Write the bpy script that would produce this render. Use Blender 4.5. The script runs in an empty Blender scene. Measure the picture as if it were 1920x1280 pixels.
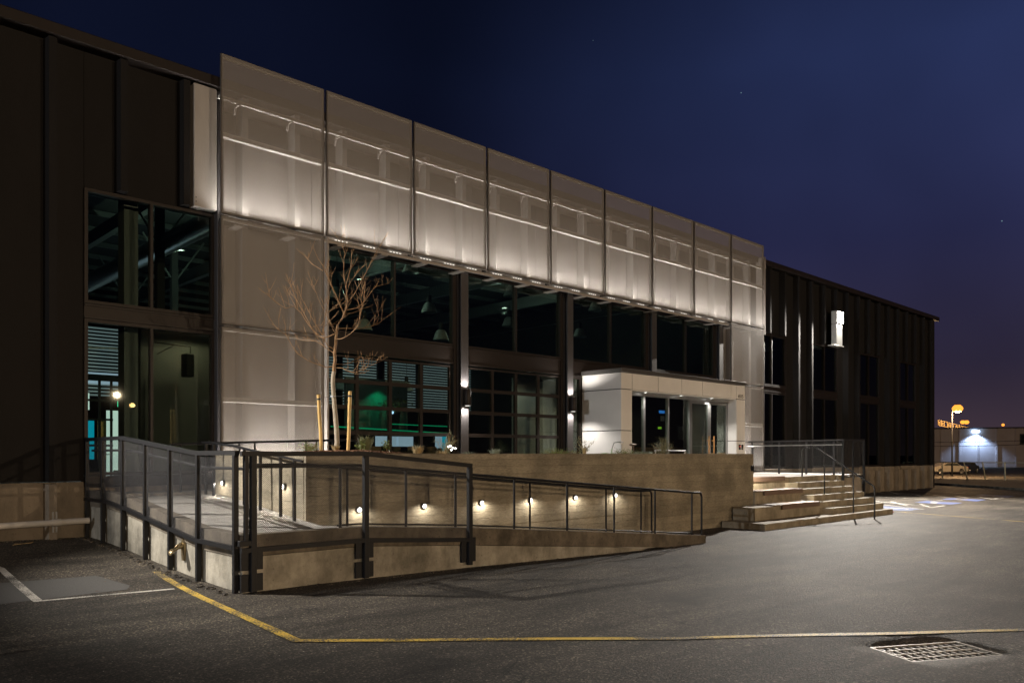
import bpy, math, random
from mathutils import Vector, Matrix
random.seed(7)
R = math.radians
S = bpy.context.scene
COL = S.collection

# ------------------------------------------------------------------ camera, sky, exposure
cam_d = bpy.data.cameras.new('camera'); cam = bpy.data.objects.new('camera', cam_d); COL.objects.link(cam)
cam.location = (0.0, -15.93, 1.75)
cam.rotation_euler = (R(90), 0, -math.atan2(1500, 1570))
cam_d.sensor_width = 36.0; cam_d.lens = 28.125; cam_d.shift_y = 0.1099; cam_d.clip_start = 0.1; cam_d.clip_end = 2500
S.camera = cam

world = bpy.data.worlds.new('World'); S.world = world; world.use_nodes = True
nt = world.node_tree; nt.nodes.clear()
N = nt.nodes.new; L = nt.links.new
wo = N('ShaderNodeOutputWorld'); bg = N('ShaderNodeBackground'); tc = N('ShaderNodeTexCoord')
L(bg.outputs[0], wo.inputs[0]); bg.inputs[1].default_value = 1.0
sep = N('ShaderNodeSeparateXYZ'); L(tc.outputs['Generated'], sep.inputs[0])
elev = N('ShaderNodeValToRGB'); L(sep.outputs[2], elev.inputs[0])
cr = elev.color_ramp
cr.elements[0].position = 0.0; cr.elements[0].color = (.0120, .0078, .0098, 1)
cr.elements[1].position = .75; cr.elements[1].color = (.0027, .0046, .0150, 1)
e = cr.elements.new(.10); e.color = (.0058, .0046, .0094, 1)
e = cr.elements.new(.24); e.color = (.0038, .0042, .0125, 1)
e = cr.elements.new(.42); e.color = (.0042, .0064, .0200, 1)
dot = N('ShaderNodeVectorMath'); dot.operation = 'DOT_PRODUCT'; L(tc.outputs['Generated'], dot.inputs[0]); dot.inputs[1].default_value = (.965, .24, .10)
ad = N('ShaderNodeMapRange'); L(dot.outputs['Value'], ad.inputs[0]); ad.interpolation_type = 'SMOOTHSTEP'; ad.inputs[1].default_value = .74; ad.inputs[2].default_value = 1.0
ad.inputs[3].default_value = .85; ad.inputs[4].default_value = 4.7
hue = N('ShaderNodeVectorMath'); hue.operation = 'SCALE'; L(elev.outputs[0], hue.inputs[0]); L(ad.outputs[0], hue.inputs['Scale'])
nz = N('ShaderNodeTexNoise'); nz.inputs['Scale'].default_value = 2.6; nz.inputs['Detail'].default_value = 3; L(tc.outputs['Generated'], nz.inputs['Vector'])
nm = N('ShaderNodeMapRange'); L(nz.outputs[0], nm.inputs[0]); nm.inputs[1].default_value = .3; nm.inputs[2].default_value = .7; nm.inputs[3].default_value = .75; nm.inputs[4].default_value = 1.28
h2 = N('ShaderNodeVectorMath'); h2.operation = 'SCALE'; L(hue.outputs[0], h2.inputs[0]); L(nm.outputs[0], h2.inputs['Scale'])
vor = N('ShaderNodeTexVoronoi'); vor.inputs['Scale'].default_value = 34; L(tc.outputs['Generated'], vor.inputs['Vector'])
st = N('ShaderNodeMapRange'); L(vor.outputs['Distance'], st.inputs[0]); st.inputs[1].default_value = .028; st.inputs[2].default_value = .012; st.inputs[3].default_value = 0; st.inputs[4].default_value = .22
sc_ = N('ShaderNodeSeparateColor'); L(vor.outputs['Color'], sc_.inputs[0])
gt = N('ShaderNodeMath'); gt.operation = 'GREATER_THAN'; gt.inputs[1].default_value = .80; L(sc_.outputs[0], gt.inputs[0])
ml = N('ShaderNodeMath'); ml.operation = 'MULTIPLY'; L(gt.outputs[0], ml.inputs[0]); L(st.outputs[0], ml.inputs[1])
sv = N('ShaderNodeCombineXYZ'); L(ml.outputs[0], sv.inputs[1]); L(ml.outputs[0], sv.inputs[2])
m5 = N('ShaderNodeMath'); m5.operation = 'MULTIPLY'; m5.inputs[1].default_value = .6; L(ml.outputs[0], m5.inputs[0]); L(m5.outputs[0], sv.inputs[0])
av = N('ShaderNodeVectorMath'); av.operation = 'ADD'; L(h2.outputs[0], av.inputs[0]); L(sv.outputs[0], av.inputs[1])
L(av.outputs[0], bg.inputs[0])

S.view_settings.view_transform = 'Standard'; S.view_settings.look = 'None'
S.view_settings.exposure = 0.0; S.view_settings.gamma = 1.0
S.render.engine = 'CYCLES'
S.cycles.max_bounces = 8; S.cycles.transparent_max_bounces = 24; S.cycles.diffuse_bounces = 3; S.cycles.glossy_bounces = 4
S.cycles.sample_clamp_indirect = 4.0; S.cycles.use_denoising = True
S.cycles.caustics_reflective = False; S.cycles.caustics_refractive = False

# light strengths (W)
W_FLOOD, W_LEFT, W_WARM, W_SCREEN, W_LOWER, W_WHITE = 15000, 6800, 78000, 52, 54, 50000

# ------------------------------------------------------------------ helpers
class MB:
    def __init__(s): s.v = []; s.f = []
    def add(s, vs, fs):
        o = len(s.v); s.v += [tuple(p) for p in vs]; s.f += [tuple(i + o for i in f) for f in fs]; return s
    def box(s, x0, y0, z0, x1, y1, z1, c=0.0):
        if x0 > x1: x0, x1 = x1, x0
        if y0 > y1: y0, y1 = y1, y0
        if z0 > z1: z0, z1 = z1, z0
        if c <= 0:
            return s.add([(x0,y0,z0),(x1,y0,z0),(x1,y1,z0),(x0,y1,z0),(x0,y0,z1),(x1,y0,z1),(x1,y1,z1),(x0,y1,z1)],
                  [(0,3,2,1),(4,5,6,7),(0,1,5,4),(1,2,6,5),(2,3,7,6),(3,0,4,7)])
        c = min(c, (x1-x0)*.45, (y1-y0)*.45, (z1-z0)*.45)
        X = (x0, x1); Y = (y0, y1); Z = (z0, z1); vs = []; idx = {}
        for i in (0,1):
            for j in (0,1):
                for k in (0,1):
                    sx = 1-2*i; sy = 1-2*j; sz = 1-2*k
                    idx[i,j,k,'x'] = len(vs); vs.append((X[i], Y[j]+sy*c, Z[k]+sz*c))
                    idx[i,j,k,'y'] = len(vs); vs.append((X[i]+sx*c, Y[j], Z[k]+sz*c))
                    idx[i,j,k,'z'] = len(vs); vs.append((X[i]+sx*c, Y[j]+sy*c, Z[k]))
        fs = []
        for i in (0,1): fs.append([idx[i,0,0,'x'],idx[i,1,0,'x'],idx[i,1,1,'x'],idx[i,0,1,'x']])
        for j in (0,1): fs.append([idx[0,j,0,'y'],idx[1,j,0,'y'],idx[1,j,1,'y'],idx[0,j,1,'y']])
        for k in (0,1): fs.append([idx[0,0,k,'z'],idx[1,0,k,'z'],idx[1,1,k,'z'],idx[0,1,k,'z']])
        for i in (0,1):
            for j in (0,1): fs.append([idx[i,j,0,'x'],idx[i,j,1,'x'],idx[i,j,1,'y'],idx[i,j,0,'y']])
        for i in (0,1):
            for k in (0,1): fs.append([idx[i,0,k,'x'],idx[i,1,k,'x'],idx[i,1,k,'z'],idx[i,0,k,'z']])
        for j in (0,1):
            for k in (0,1): fs.append([idx[0,j,k,'y'],idx[1,j,k,'y'],idx[1,j,k,'z'],idx[0,j,k,'z']])
        for i in (0,1):
            for j in (0,1):
                for k in (0,1): fs.append([idx[i,j,k,'x'],idx[i,j,k,'y'],idx[i,j,k,'z']])
        cx, cy, cz = (x0+x1)/2, (y0+y1)/2, (z0+z1)/2
        out = []
        for f in fs:
            a, b, d = (Vector(vs[f[q]]) for q in (0,1,2))
            n = (b-a).cross(d-a); m = sum((Vector(vs[q]) for q in f), Vector())/len(f) - Vector((cx,cy,cz))
            out.append(tuple(f if n.dot(m) > 0 else reversed(f)))
        return s.add(vs, out)
    def tube(s, path, r, n=8, cap=True):
        path = [Vector(p) for p in path]; rs = r if isinstance(r, (list, tuple)) else [r]*len(path)
        base = len(s.v); up = None
        for i, p in enumerate(path):
            if i == 0: t = path[1]-p
            elif i == len(path)-1: t = p-path[i-1]
            else: t = (path[i+1]-p).normalized() + (p-path[i-1]).normalized()
            t.normalize()
            if up is None: up = Vector((0,0,1)) if abs(t.z) < .9 else Vector((1,0,0))
            a = t.cross(up)
            if a.length < 1e-4: a = t.cross(Vector((0,1,0)))
            a.normalize(); b = a.cross(t).normalized(); up = b
            for k in range(n):
                w = 2*math.pi*(k+.5)/n
                s.v.append(tuple(p + (a*math.cos(w) + b*math.sin(w))*rs[i]))
        for i in range(len(path)-1):
            for k in range(n):
                q = base+i*n; s.f.append((q+k, q+(k+1)%n, q+n+(k+1)%n, q+n+k))
        if cap:
            s.f.append(tuple(base+k for k in reversed(range(n)))); q = base+(len(path)-1)*n; s.f.append(tuple(q+k for k in range(n)))
        return s
    def sq(s, path, w):            # square-section bar along a path
        return s.tube(path, w*.7071, 4)
    def lathe(s, prof, c=(0,0,0), n=20):
        base = len(s.v)
        for (r, z) in prof:
            for k in range(n):
                w = 2*math.pi*k/n; s.v.append((c[0]+r*math.cos(w), c[1]+r*math.sin(w), c[2]+z))
        for i in range(len(prof)-1):
            for k in range(n):
                q = base+i*n; s.f.append((q+k, q+(k+1)%n, q+n+(k+1)%n, q+n+k))
        return s
    def prism(s, poly, axis, a0, a1):   # poly in the two other axes (in xyz order), extruded along axis
        def P(p, a): 
            return {'x': (a, p[0], p[1]), 'y': (p[0], a, p[1]), 'z': (p[0], p[1], a)}[axis]
        n = len(poly); vs = [P(p, a0) for p in poly] + [P(p, a1) for p in poly]
        fs = [tuple(range(n)), tuple(range(2*n-1, n-1, -1))] + [(i, i+n, (i+1)%n+n, (i+1)%n) for i in range(n)]
        return s.add(vs, fs)
    def quad(s, *p): return s.add(p, [tuple(range(len(p)))])
    def xf(s, m): s.v = [tuple(m @ Vector(p)) for p in s.v]; return s
    def blob(s, c, r, n=1, jit=.25, sq=(1,1,1)):
        t = (1+5**.5)/2
        vs = [(-1,t,0),(1,t,0),(-1,-t,0),(1,-t,0),(0,-1,t),(0,1,t),(0,-1,-t),(0,1,-t),(t,0,-1),(t,0,1),(-t,0,-1),(-t,0,1)]
        fs = [(0,11,5),(0,5,1),(0,1,7),(0,7,10),(0,10,11),(1,5,9),(5,11,4),(11,10,2),(10,7,6),(7,1,8),(3,9,4),(3,4,2),(3,2,6),(3,6,8),(3,8,9),(4,9,5),(2,4,11),(6,2,10),(8,6,7),(9,8,1)]
        o = []
        for v in vs:
            k = r/1.9*(1+random.uniform(-jit, jit)); o.append((c[0]+v[0]*k*sq[0], c[1]+v[1]*k*sq[1], c[2]+v[2]*k*sq[2]))
        return s.add(o, fs)

def mesh_of(mb, name, off=(0,0,0)):
    me = bpy.data.meshes.new(name)
    me.from_pydata([(x-off[0], y-off[1], z-off[2]) for x, y, z in mb.v], [], mb.f); me.validate(); me.update()
    return me
def fix_normals(me):
    import bmesh
    bm = bmesh.new(); bm.from_mesh(me); bmesh.ops.recalc_face_normals(bm, faces=bm.faces); bm.to_mesh(me); bm.free()
def tag(o, label=None, cat=None, group=None, kind=None):
    if label: o['label'] = label
    if cat: o['category'] = cat
    if group: o['group'] = group
    if kind: o['kind'] = kind
    return o
def thing(name, label, cat, loc=(0,0,0), rz=0, group=None):
    o = bpy.data.objects.new(name, None); COL.objects.link(o); o.location = loc; o.rotation_euler = (0,0,rz); o.empty_display_size = .2
    return tag(o, label, cat, group)
def obj(name, mb, mat, parent=None, world=True, smooth=False, kind=None, fixn=True):
    """one mesh object; with world=True the builder's coordinates are world ones"""
    off = (0,0,0)
    if parent is not None and world:
        p = parent; off = Vector((0,0,0))
        while p is not None: off = off + Vector(p.location); p = p.parent
    me = mesh_of(mb, name, off)
    if fixn: fix_normals(me)
    me.materials.append(mat)
    if smooth:
        me.polygons.foreach_set('use_smooth', [True]*len(me.polygons))
        try: me.set_sharp_from_angle(angle=R(40))
        except Exception: pass
    o = bpy.data.objects.new(name, me); COL.objects.link(o)
    if parent is not None: o.parent = parent
    if kind: o['kind'] = kind
    return o
def dup(root, loc, rz=None, label=None, group=None):
    r = root.copy(); COL.objects.link(r); r.location = loc
    if rz is not None: r.rotation_euler = (0,0,rz)
    if label: r['label'] = label
    if group: r['group'] = group
    for ch in list(root.children):
        c = ch.copy(); COL.objects.link(c); c.parent = r
        for g in list(ch.children):
            d = g.copy(); COL.objects.link(d); d.parent = c
    return r
def lamp(kind, name, loc, power, color=(1,1,1), parent=None, rot=None, **kw):
    d = bpy.data.lights.new(name, kind); d.energy = power; d.color = color
    for k, v in kw.items(): setattr(d, k, v)
    o = bpy.data.objects.new(name, d); COL.objects.link(o)
    if parent is not None:
        o.parent = parent; o.location = Vector(loc) - Vector(parent.location)
    else: o.location = loc
    if rot is not None: o.rotation_euler = rot
    return o
def aim(frm, to):
    return (Vector(to)-Vector(frm)).to_track_quat('-Z', 'Y').to_euler()

# ------------------------------------------------------------------ materials
def mat(name, col=(.5,.5,.5), rough=.6, metal=0.0, spec=.5, var=0.0, vscale=3.0, bump=0.0, bscale=40.0, stretch=(1,1,1), col2=None, detail=6, rvar=0.0, dirt=None):
    m = bpy.data.materials.new(name); m.use_nodes = True
    t = m.node_tree; b = t.nodes['Principled BSDF']; b.inputs['Roughness'].default_value = rough; b.inputs['Metallic'].default_value = metal
    b.inputs['Specular IOR Level'].default_value = spec
    b.inputs['Base Color'].default_value = (*col, 1)
    if var or bump or col2 or rvar:
        c = t.nodes.new('ShaderNodeTexCoord'); mp = t.nodes.new('ShaderNodeMapping'); mp.inputs['Scale'].default_value = stretch
        g = t.nodes.new('ShaderNodeNewGeometry'); t.links.new(g.outputs['Position'], mp.inputs[0])
        n = t.nodes.new('ShaderNodeTexNoise'); n.inputs['Scale'].default_value = vscale; n.inputs['Detail'].default_value = detail; n.inputs['Roughness'].default_value = .62
        t.links.new(mp.outputs[0], n.inputs['Vector'])
        rp = t.nodes.new('ShaderNodeValToRGB'); rp.color_ramp.elements[0].position = .32; rp.color_ramp.elements[1].position = .70
        c2 = col2 or tuple(x*(1+var) for x in col); c1 = col if col2 else tuple(x*(1-var) for x in col)
        rp.color_ramp.elements[0].color = (*c1, 1); rp.color_ramp.elements[1].color = (*c2, 1)
        t.links.new(n.outputs[0], rp.inputs[0]); t.links.new(rp.outputs[0], b.inputs['Base Color'])
        if dirt:
            dp = t.nodes.new('ShaderNodeMapping'); dp.inputs['Scale'].default_value = (1.5,1.5,.9); t.links.new(g.outputs['Position'], dp.inputs[0])
            dn = t.nodes.new('ShaderNodeTexNoise'); dn.inputs['Scale'].default_value = 1.6; dn.inputs['Detail'].default_value = 8; dn.inputs['Roughness'].default_value = .7; t.links.new(dp.outputs[0], dn.inputs['Vector'])
            dr = t.nodes.new('ShaderNodeValToRGB'); dr.color_ramp.elements[0].position = .36; dr.color_ramp.elements[0].color = (1-dirt, 1-dirt, 1-dirt*1.05, 1); dr.color_ramp.elements[1].position = .60; dr.color_ramp.elements[1].color = (1.08,1.08,1.08,1); t.links.new(dn.outputs[0], dr.inputs[0])
            pn = t.nodes.new('ShaderNodeTexNoise'); pn.inputs['Scale'].default_value = 28; pn.inputs['Detail'].default_value = 3; t.links.new(g.outputs['Position'], pn.inputs['Vector'])
            pr = t.nodes.new('ShaderNodeValToRGB'); pr.color_ramp.elements[0].position = .26; pr.color_ramp.elements[0].color = (.45,.45,.45,1); pr.color_ramp.elements[1].position = .36; pr.color_ramp.elements[1].color = (1,1,1,1); t.links.new(pn.outputs[0], pr.inputs[0])
            x1 = t.nodes.new('ShaderNodeMixRGB'); x1.blend_type = 'MULTIPLY'; x1.inputs[0].default_value = 1; t.links.new(rp.outputs[0], x1.inputs[1]); t.links.new(dr.outputs[0], x1.inputs[2])
            x2 = t.nodes.new('ShaderNodeMixRGB'); x2.blend_type = 'MULTIPLY'; x2.inputs[0].default_value = 1; t.links.new(x1.outputs[0], x2.inputs[1]); t.links.new(pr.outputs[0], x2.inputs[2]); t.links.new(x2.outputs[0], b.inputs['Base Color'])
        if rvar:
            mr = t.nodes.new('ShaderNodeMapRange'); mr.inputs[3].default_value = rough-rvar; mr.inputs[4].default_value = rough+rvar
            t.links.new(n.outputs[0], mr.inputs[0]); t.links.new(mr.outputs[0], b.inputs['Roughness'])
        if bump:
            n2 = t.nodes.new('ShaderNodeTexNoise'); n2.inputs['Scale'].default_value = bscale; n2.inputs['Detail'].default_value = 5
            t.links.new(mp.outputs[0], n2.inputs['Vector'])
            bp = t.nodes.new('ShaderNodeBump'); bp.inputs['Strength'].default_value = bump; bp.inputs['Distance'].default_value = .01
            t.links.new(n2.outputs[0], bp.inputs['Height']); t.links.new(bp.outputs[0], b.inputs['Normal'])
    return m
def emis(name, col, s):
    m = bpy.data.materials.new(name); m.use_nodes = True; b = m.node_tree.nodes['Principled BSDF']
    b.inputs['Base Color'].default_value = (*[c*.5 for c in col], 1); b.inputs['Emission Color'].default_value = (*col, 1); b.inputs['Emission Strength'].default_value = s
    return m
def glass(name, tint=(.75,.85,.8), refl=1.0):
    m = bpy.data.materials.new(name); m.use_nodes = True; t = m.node_tree; t.nodes.clear()
    o = t.nodes.new('ShaderNodeOutputMaterial'); mx = t.nodes.new('ShaderNodeMixShader'); tr = t.nodes.new('ShaderNodeBsdfTransparent'); gl = t.nodes.new('ShaderNodeBsdfGlossy')
    fr = t.nodes.new('ShaderNodeFresnel'); fr.inputs[0].default_value = 1.75
    mm = t.nodes.new('ShaderNodeMath'); mm.operation = 'MULTIPLY'; mm.inputs[1].default_value = refl; t.links.new(fr.outputs[0], mm.inputs[0])
    t.links.new(mm.outputs[0], mx.inputs[0]); t.links.new(tr.outputs[0], mx.inputs[1]); t.links.new(gl.outputs[0], mx.inputs[2]); t.links.new(mx.outputs[0], o.inputs[0])
    tr.inputs[0].default_value = (*tint, 1); gl.inputs['Roughness'].default_value = .012; gl.inputs[0].default_value = (.9,.95,.92,1)
    n = t.nodes.new('ShaderNodeTexNoise'); n.inputs['Scale'].default_value = .8; bp = t.nodes.new('ShaderNodeBump'); bp.inputs['Strength'].default_value = .04; bp.inputs['Distance'].default_value = .02
    g = t.nodes.new('ShaderNodeNewGeometry'); t.links.new(g.outputs['Position'], n.inputs['Vector']); t.links.new(n.outputs[0], bp.inputs['Height']); t.links.new(bp.outputs[0], gl.inputs['Normal'])
    return m
def asphalt():
    m = bpy.data.materials.new('asphalt'); m.use_nodes = True; t = m.node_tree; b = t.nodes['Principled BSDF']; n = t.nodes.new; l = t.links.new
    g = n('ShaderNodeNewGeometry')
    def noise(sc, det=4, st=None):
        q = n('ShaderNodeTexNoise'); q.inputs['Scale'].default_value = sc; q.inputs['Detail'].default_value = det; q.inputs['Roughness'].default_value = .6
        if st:
            mp = n('ShaderNodeMapping'); mp.inputs['Scale'].default_value = st; mp.inputs['Rotation'].default_value = (0,0,.55); l(g.outputs['Position'], mp.inputs[0]); l(mp.outputs[0], q.inputs['Vector'])
        else: l(g.outputs['Position'], q.inputs['Vector'])
        return q
    big = noise(.35, 5); mid = noise(1.3, 6, (.35, 1.6, 1)); fine = noise(48, 5)
    r1 = n('ShaderNodeValToRGB'); l(big.outputs[0], r1.inputs[0]); r1.color_ramp.elements[0].position = .36; r1.color_ramp.elements[0].color = (.033,.0285,.0245,1)
    r1.color_ramp.elements[1].position = .68; r1.color_ramp.elements[1].color = (.092,.080,.067,1)
    r2 = n('ShaderNodeValToRGB'); l(mid.outputs[0], r2.inputs[0]); r2.color_ramp.elements[0].position = .35; r2.color_ramp.elements[0].color = (.50,.50,.50,1); r2.color_ramp.elements[1].position = .66; r2.color_ramp.elements[1].color = (1.38,1.38,1.38,1)
    r3 = n('ShaderNodeValToRGB'); l(fine.outputs[0], r3.inputs[0]); r3.color_ramp.elements[0].position = .36; r3.color_ramp.elements[0].color = (.45,.45,.45,1)
    r3.color_ramp.elements[1].position = .66; r3.color_ramp.elements[1].color = (1.7,1.68,1.6,1)
    a = n('ShaderNodeMixRGB'); a.blend_type = 'MULTIPLY'; a.inputs[0].default_value = 1; l(r1.outputs[0], a.inputs[1]); l(r2.outputs[0], a.inputs[2])
    c = n('ShaderNodeMixRGB'); c.blend_type = 'MULTIPLY'; c.inputs[0].default_value = 1; l(a.outputs[0], c.inputs[1]); l(r3.outputs[0], c.inputs[2])
    # dusty tan scuffs and pale stone chips
    d1 = noise(2.2, 7, (.25, 1.2, 1)); rd = n('ShaderNodeValToRGB'); l(d1.outputs[0], rd.inputs[0]); rd.color_ramp.elements[0].position = .57; rd.color_ramp.elements[0].color = (0,0,0,1); rd.color_ramp.elements[1].position = .78; rd.color_ramp.elements[1].color = (.55,.55,.55,1)
    dm = n('ShaderNodeMixRGB'); l(rd.outputs[0], dm.inputs[0]); l(c.outputs[0], dm.inputs[1]); dm.inputs[2].default_value = (.115,.10,.082,1)
    v = n('ShaderNodeTexVoronoi'); v.inputs['Scale'].default_value = 26; l(g.outputs['Position'], v.inputs['Vector'])
    s1 = n('ShaderNodeMath'); s1.operation = 'LESS_THAN'; s1.inputs[1].default_value = .13; l(v.outputs['Distance'], s1.inputs[0])
    sp = n('ShaderNodeSeparateColor'); l(v.outputs['Color'], sp.inputs[0]); s2 = n('ShaderNodeMath'); s2.operation = 'GREATER_THAN'; s2.inputs[1].default_value = .93; l(sp.outputs[0], s2.inputs[0])
    s3 = n('ShaderNodeMath'); s3.operation = 'MULTIPLY'; l(s1.outputs[0], s3.inputs[0]); l(s2.outputs[0], s3.inputs[1])
    em = n('ShaderNodeMixRGB'); l(s3.outputs[0], em.inputs[0]); l(dm.outputs[0], em.inputs[1]); em.inputs[2].default_value = (.42,.40,.36,1)
    va = n('ShaderNodeTexVoronoi'); va.inputs['Scale'].default_value = 62; l(g.outputs['Position'], va.inputs['Vector']); sa = n('ShaderNodeSeparateColor'); l(va.outputs['Color'], sa.inputs[0])
    ra = n('ShaderNodeValToRGB'); l(sa.outputs[1], ra.inputs[0]); ra.color_ramp.elements[0].position = 0; ra.color_ramp.elements[0].color = (.50,.50,.50,1); ra.color_ramp.elements[1].position = 1; ra.color_ramp.elements[1].color = (3.4,3.3,3.0,1); q_ = ra.color_ramp.elements.new(.78); q_.color = (1.0,1.0,1.0,1)
    ma = n('ShaderNodeMixRGB'); ma.blend_type = 'MULTIPLY'; ma.inputs[0].default_value = 1; l(em.outputs[0], ma.inputs[1]); l(ra.outputs[0], ma.inputs[2])
    so = noise(.9, 5); sr = n('ShaderNodeValToRGB'); l(so.outputs[0], sr.inputs[0]); sr.color_ramp.elements[0].position = .30; sr.color_ramp.elements[0].color = (.45,.44,.43,1); sr.color_ramp.elements[1].position = .40; sr.color_ramp.elements[1].color = (1,1,1,1)
    mo = n('ShaderNodeMixRGB'); mo.blend_type = 'MULTIPLY'; mo.inputs[0].default_value = 1; l(ma.outputs[0], mo.inputs[1]); l(sr.outputs[0], mo.inputs[2]); ma = mo
    wn = noise(1.7, 6); ws = n('ShaderNodeVectorMath'); ws.operation = 'SCALE'; ws.inputs['Scale'].default_value = .9; l(wn.outputs['Color'], ws.inputs[0]); wa = n('ShaderNodeVectorMath'); wa.operation = 'ADD'; l(g.outputs['Position'], wa.inputs[0]); l(ws.outputs[0], wa.inputs[1])
    vc = n('ShaderNodeTexVoronoi'); vc.feature = 'DISTANCE_TO_EDGE'; vc.inputs['Scale'].default_value = .42; l(wa.outputs[0], vc.inputs['Vector']); cm = n('ShaderNodeMapRange'); l(vc.outputs['Distance'], cm.inputs[0]); cm.inputs[1].default_value = .002; cm.inputs[2].default_value = .007; cm.inputs[3].default_value = 1; cm.inputs[4].default_value = 0
    cn = noise(.5, 3); cg = n('ShaderNodeMapRange'); l(cn.outputs[0], cg.inputs[0]); cg.inputs[1].default_value = .50; cg.inputs[2].default_value = .56; cx_ = n('ShaderNodeMath'); cx_.operation = 'MULTIPLY'; l(cm.outputs[0], cx_.inputs[0]); l(cg.outputs[0], cx_.inputs[1])
    mc = n('ShaderNodeMixRGB'); l(cx_.outputs[0], mc.inputs[0]); l(ma.outputs[0], mc.inputs[1]); mc.inputs[2].default_value = (.012,.011,.010,1)
    l(mc.outputs[0], b.inputs['Base Color'])
    b.inputs['Roughness'].default_value = .72; b.inputs['Specular IOR Level'].default_value = .32
    bp = n('ShaderNodeBump'); bp.inputs['Strength'].default_value = 1.0; bp.inputs['Distance'].default_value = .018; l(fine.outputs[0], bp.inputs['Height'])
    b2 = n('ShaderNodeBump'); b2.inputs['Strength'].default_value = .5; b2.inputs['Distance'].default_value = .03; l(mid.outputs[0], b2.inputs['Height']); l(bp.outputs[0], b2.inputs['Normal'])
    l(b2.outputs[0], b.inputs['Normal'])
    return m
def paint(name, col, wear=.5):
    m = mat(name, col, .6); t = m.node_tree; b = t.nodes['Principled BSDF']; n = t.nodes.new; l = t.links.new
    g = n('ShaderNodeNewGeometry'); a = n('ShaderNodeTexNoise'); a.inputs['Scale'].default_value = 60; a.inputs['Detail'].default_value = 4; l(g.outputs['Position'], a.inputs['Vector'])
    c = n('ShaderNodeTexNoise'); c.inputs['Scale'].default_value = 1.5; c.inputs['Detail'].default_value = 5; l(g.outputs['Position'], c.inputs['Vector'])
    s = n('ShaderNodeMath'); s.operation = 'ADD'; l(a.outputs[0], s.inputs[0]); l(c.outputs[0], s.inputs[1])
    r = n('ShaderNodeMapRange'); l(s.outputs[0], r.inputs[0]); r.inputs[1].default_value = 1.30-wear*.36; r.inputs[2].default_value = 1.40-wear*.30
    x = n('ShaderNodeMixRGB'); l(r.outputs[0], x.inputs[0]); x.inputs[1].default_value = (*col, 1); x.inputs[2].default_value = (.06,.056,.05,1); l(x.outputs[0], b.inputs['Base Color'])
    bp = n('ShaderNodeBump'); bp.inputs['Strength'].default_value = .5; bp.inputs['Distance'].default_value = .006; l(a.outputs[0], bp.inputs['Height']); l(bp.outputs[0], b.inputs['Normal'])
    return m
def perforated(name, col, pitch=None, hole=.33, open_=.45, transl=.0, rough=.5):
    """sheet with holes: modelled as holes when they can be made out, as an even open share when they cannot"""
    m = bpy.data.materials.new(name); m.use_nodes = True; t = m.node_tree; n = t.nodes.new; l = t.links.new
    b = t.nodes['Principled BSDF']; out = t.nodes['Material Output']; b.inputs['Base Color'].default_value = (*col, 1); b.inputs['Roughness'].default_value = rough; b.inputs['Metallic'].default_value = 0.0
    tr = n('ShaderNodeBsdfTransparent'); mx = n('ShaderNodeMixShader'); src = b
    if transl > 0:
        tl = n('ShaderNodeBsdfTranslucent'); tl.inputs[0].default_value = (*[min(1, c*1.2) for c in col], 1); m2 = n('ShaderNodeMixShader'); m2.inputs[0].default_value = transl
        l(b.outputs[0], m2.inputs[1]); l(tl.outputs[0], m2.inputs[2]); src = m2
    l(src.outputs[0], mx.inputs[1]); l(tr.outputs[0], mx.inputs[2]); l(mx.outputs[0], out.inputs[0])
    if pitch:
        g = n('ShaderNodeNewGeometry'); sp = n('ShaderNodeSeparateXYZ'); l(g.outputs['Position'], sp.inputs[0])
        def M(op, a, bb=None):
            q = n('ShaderNodeMath'); q.operation = op
            for i, z in enumerate((a, bb)):
                if z is None: continue
                if isinstance(z, (int, float)): q.inputs[i].default_value = z
                else: l(z, q.inputs[i])
            return q.outputs[0]
        xs = M('ADD', sp.outputs[0], sp.outputs[1])
        def cell(off):
            fx = M('SUBTRACT', M('FRACT', M('ADD', M('DIVIDE', xs, pitch), 50+off)), .5); fz = M('SUBTRACT', M('FRACT', M('ADD', M('DIVIDE', sp.outputs[2], pitch), 50+off)), .5)
            return M('SQRT', M('ADD', M('MULTIPLY', fx, fx), M('MULTIPLY', fz, fz)))
        h = M('LESS_THAN', M('MINIMUM', cell(0), cell(.5)), hole); l(h, mx.inputs[0])
    else: mx.inputs[0].default_value = open_
    return m
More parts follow.
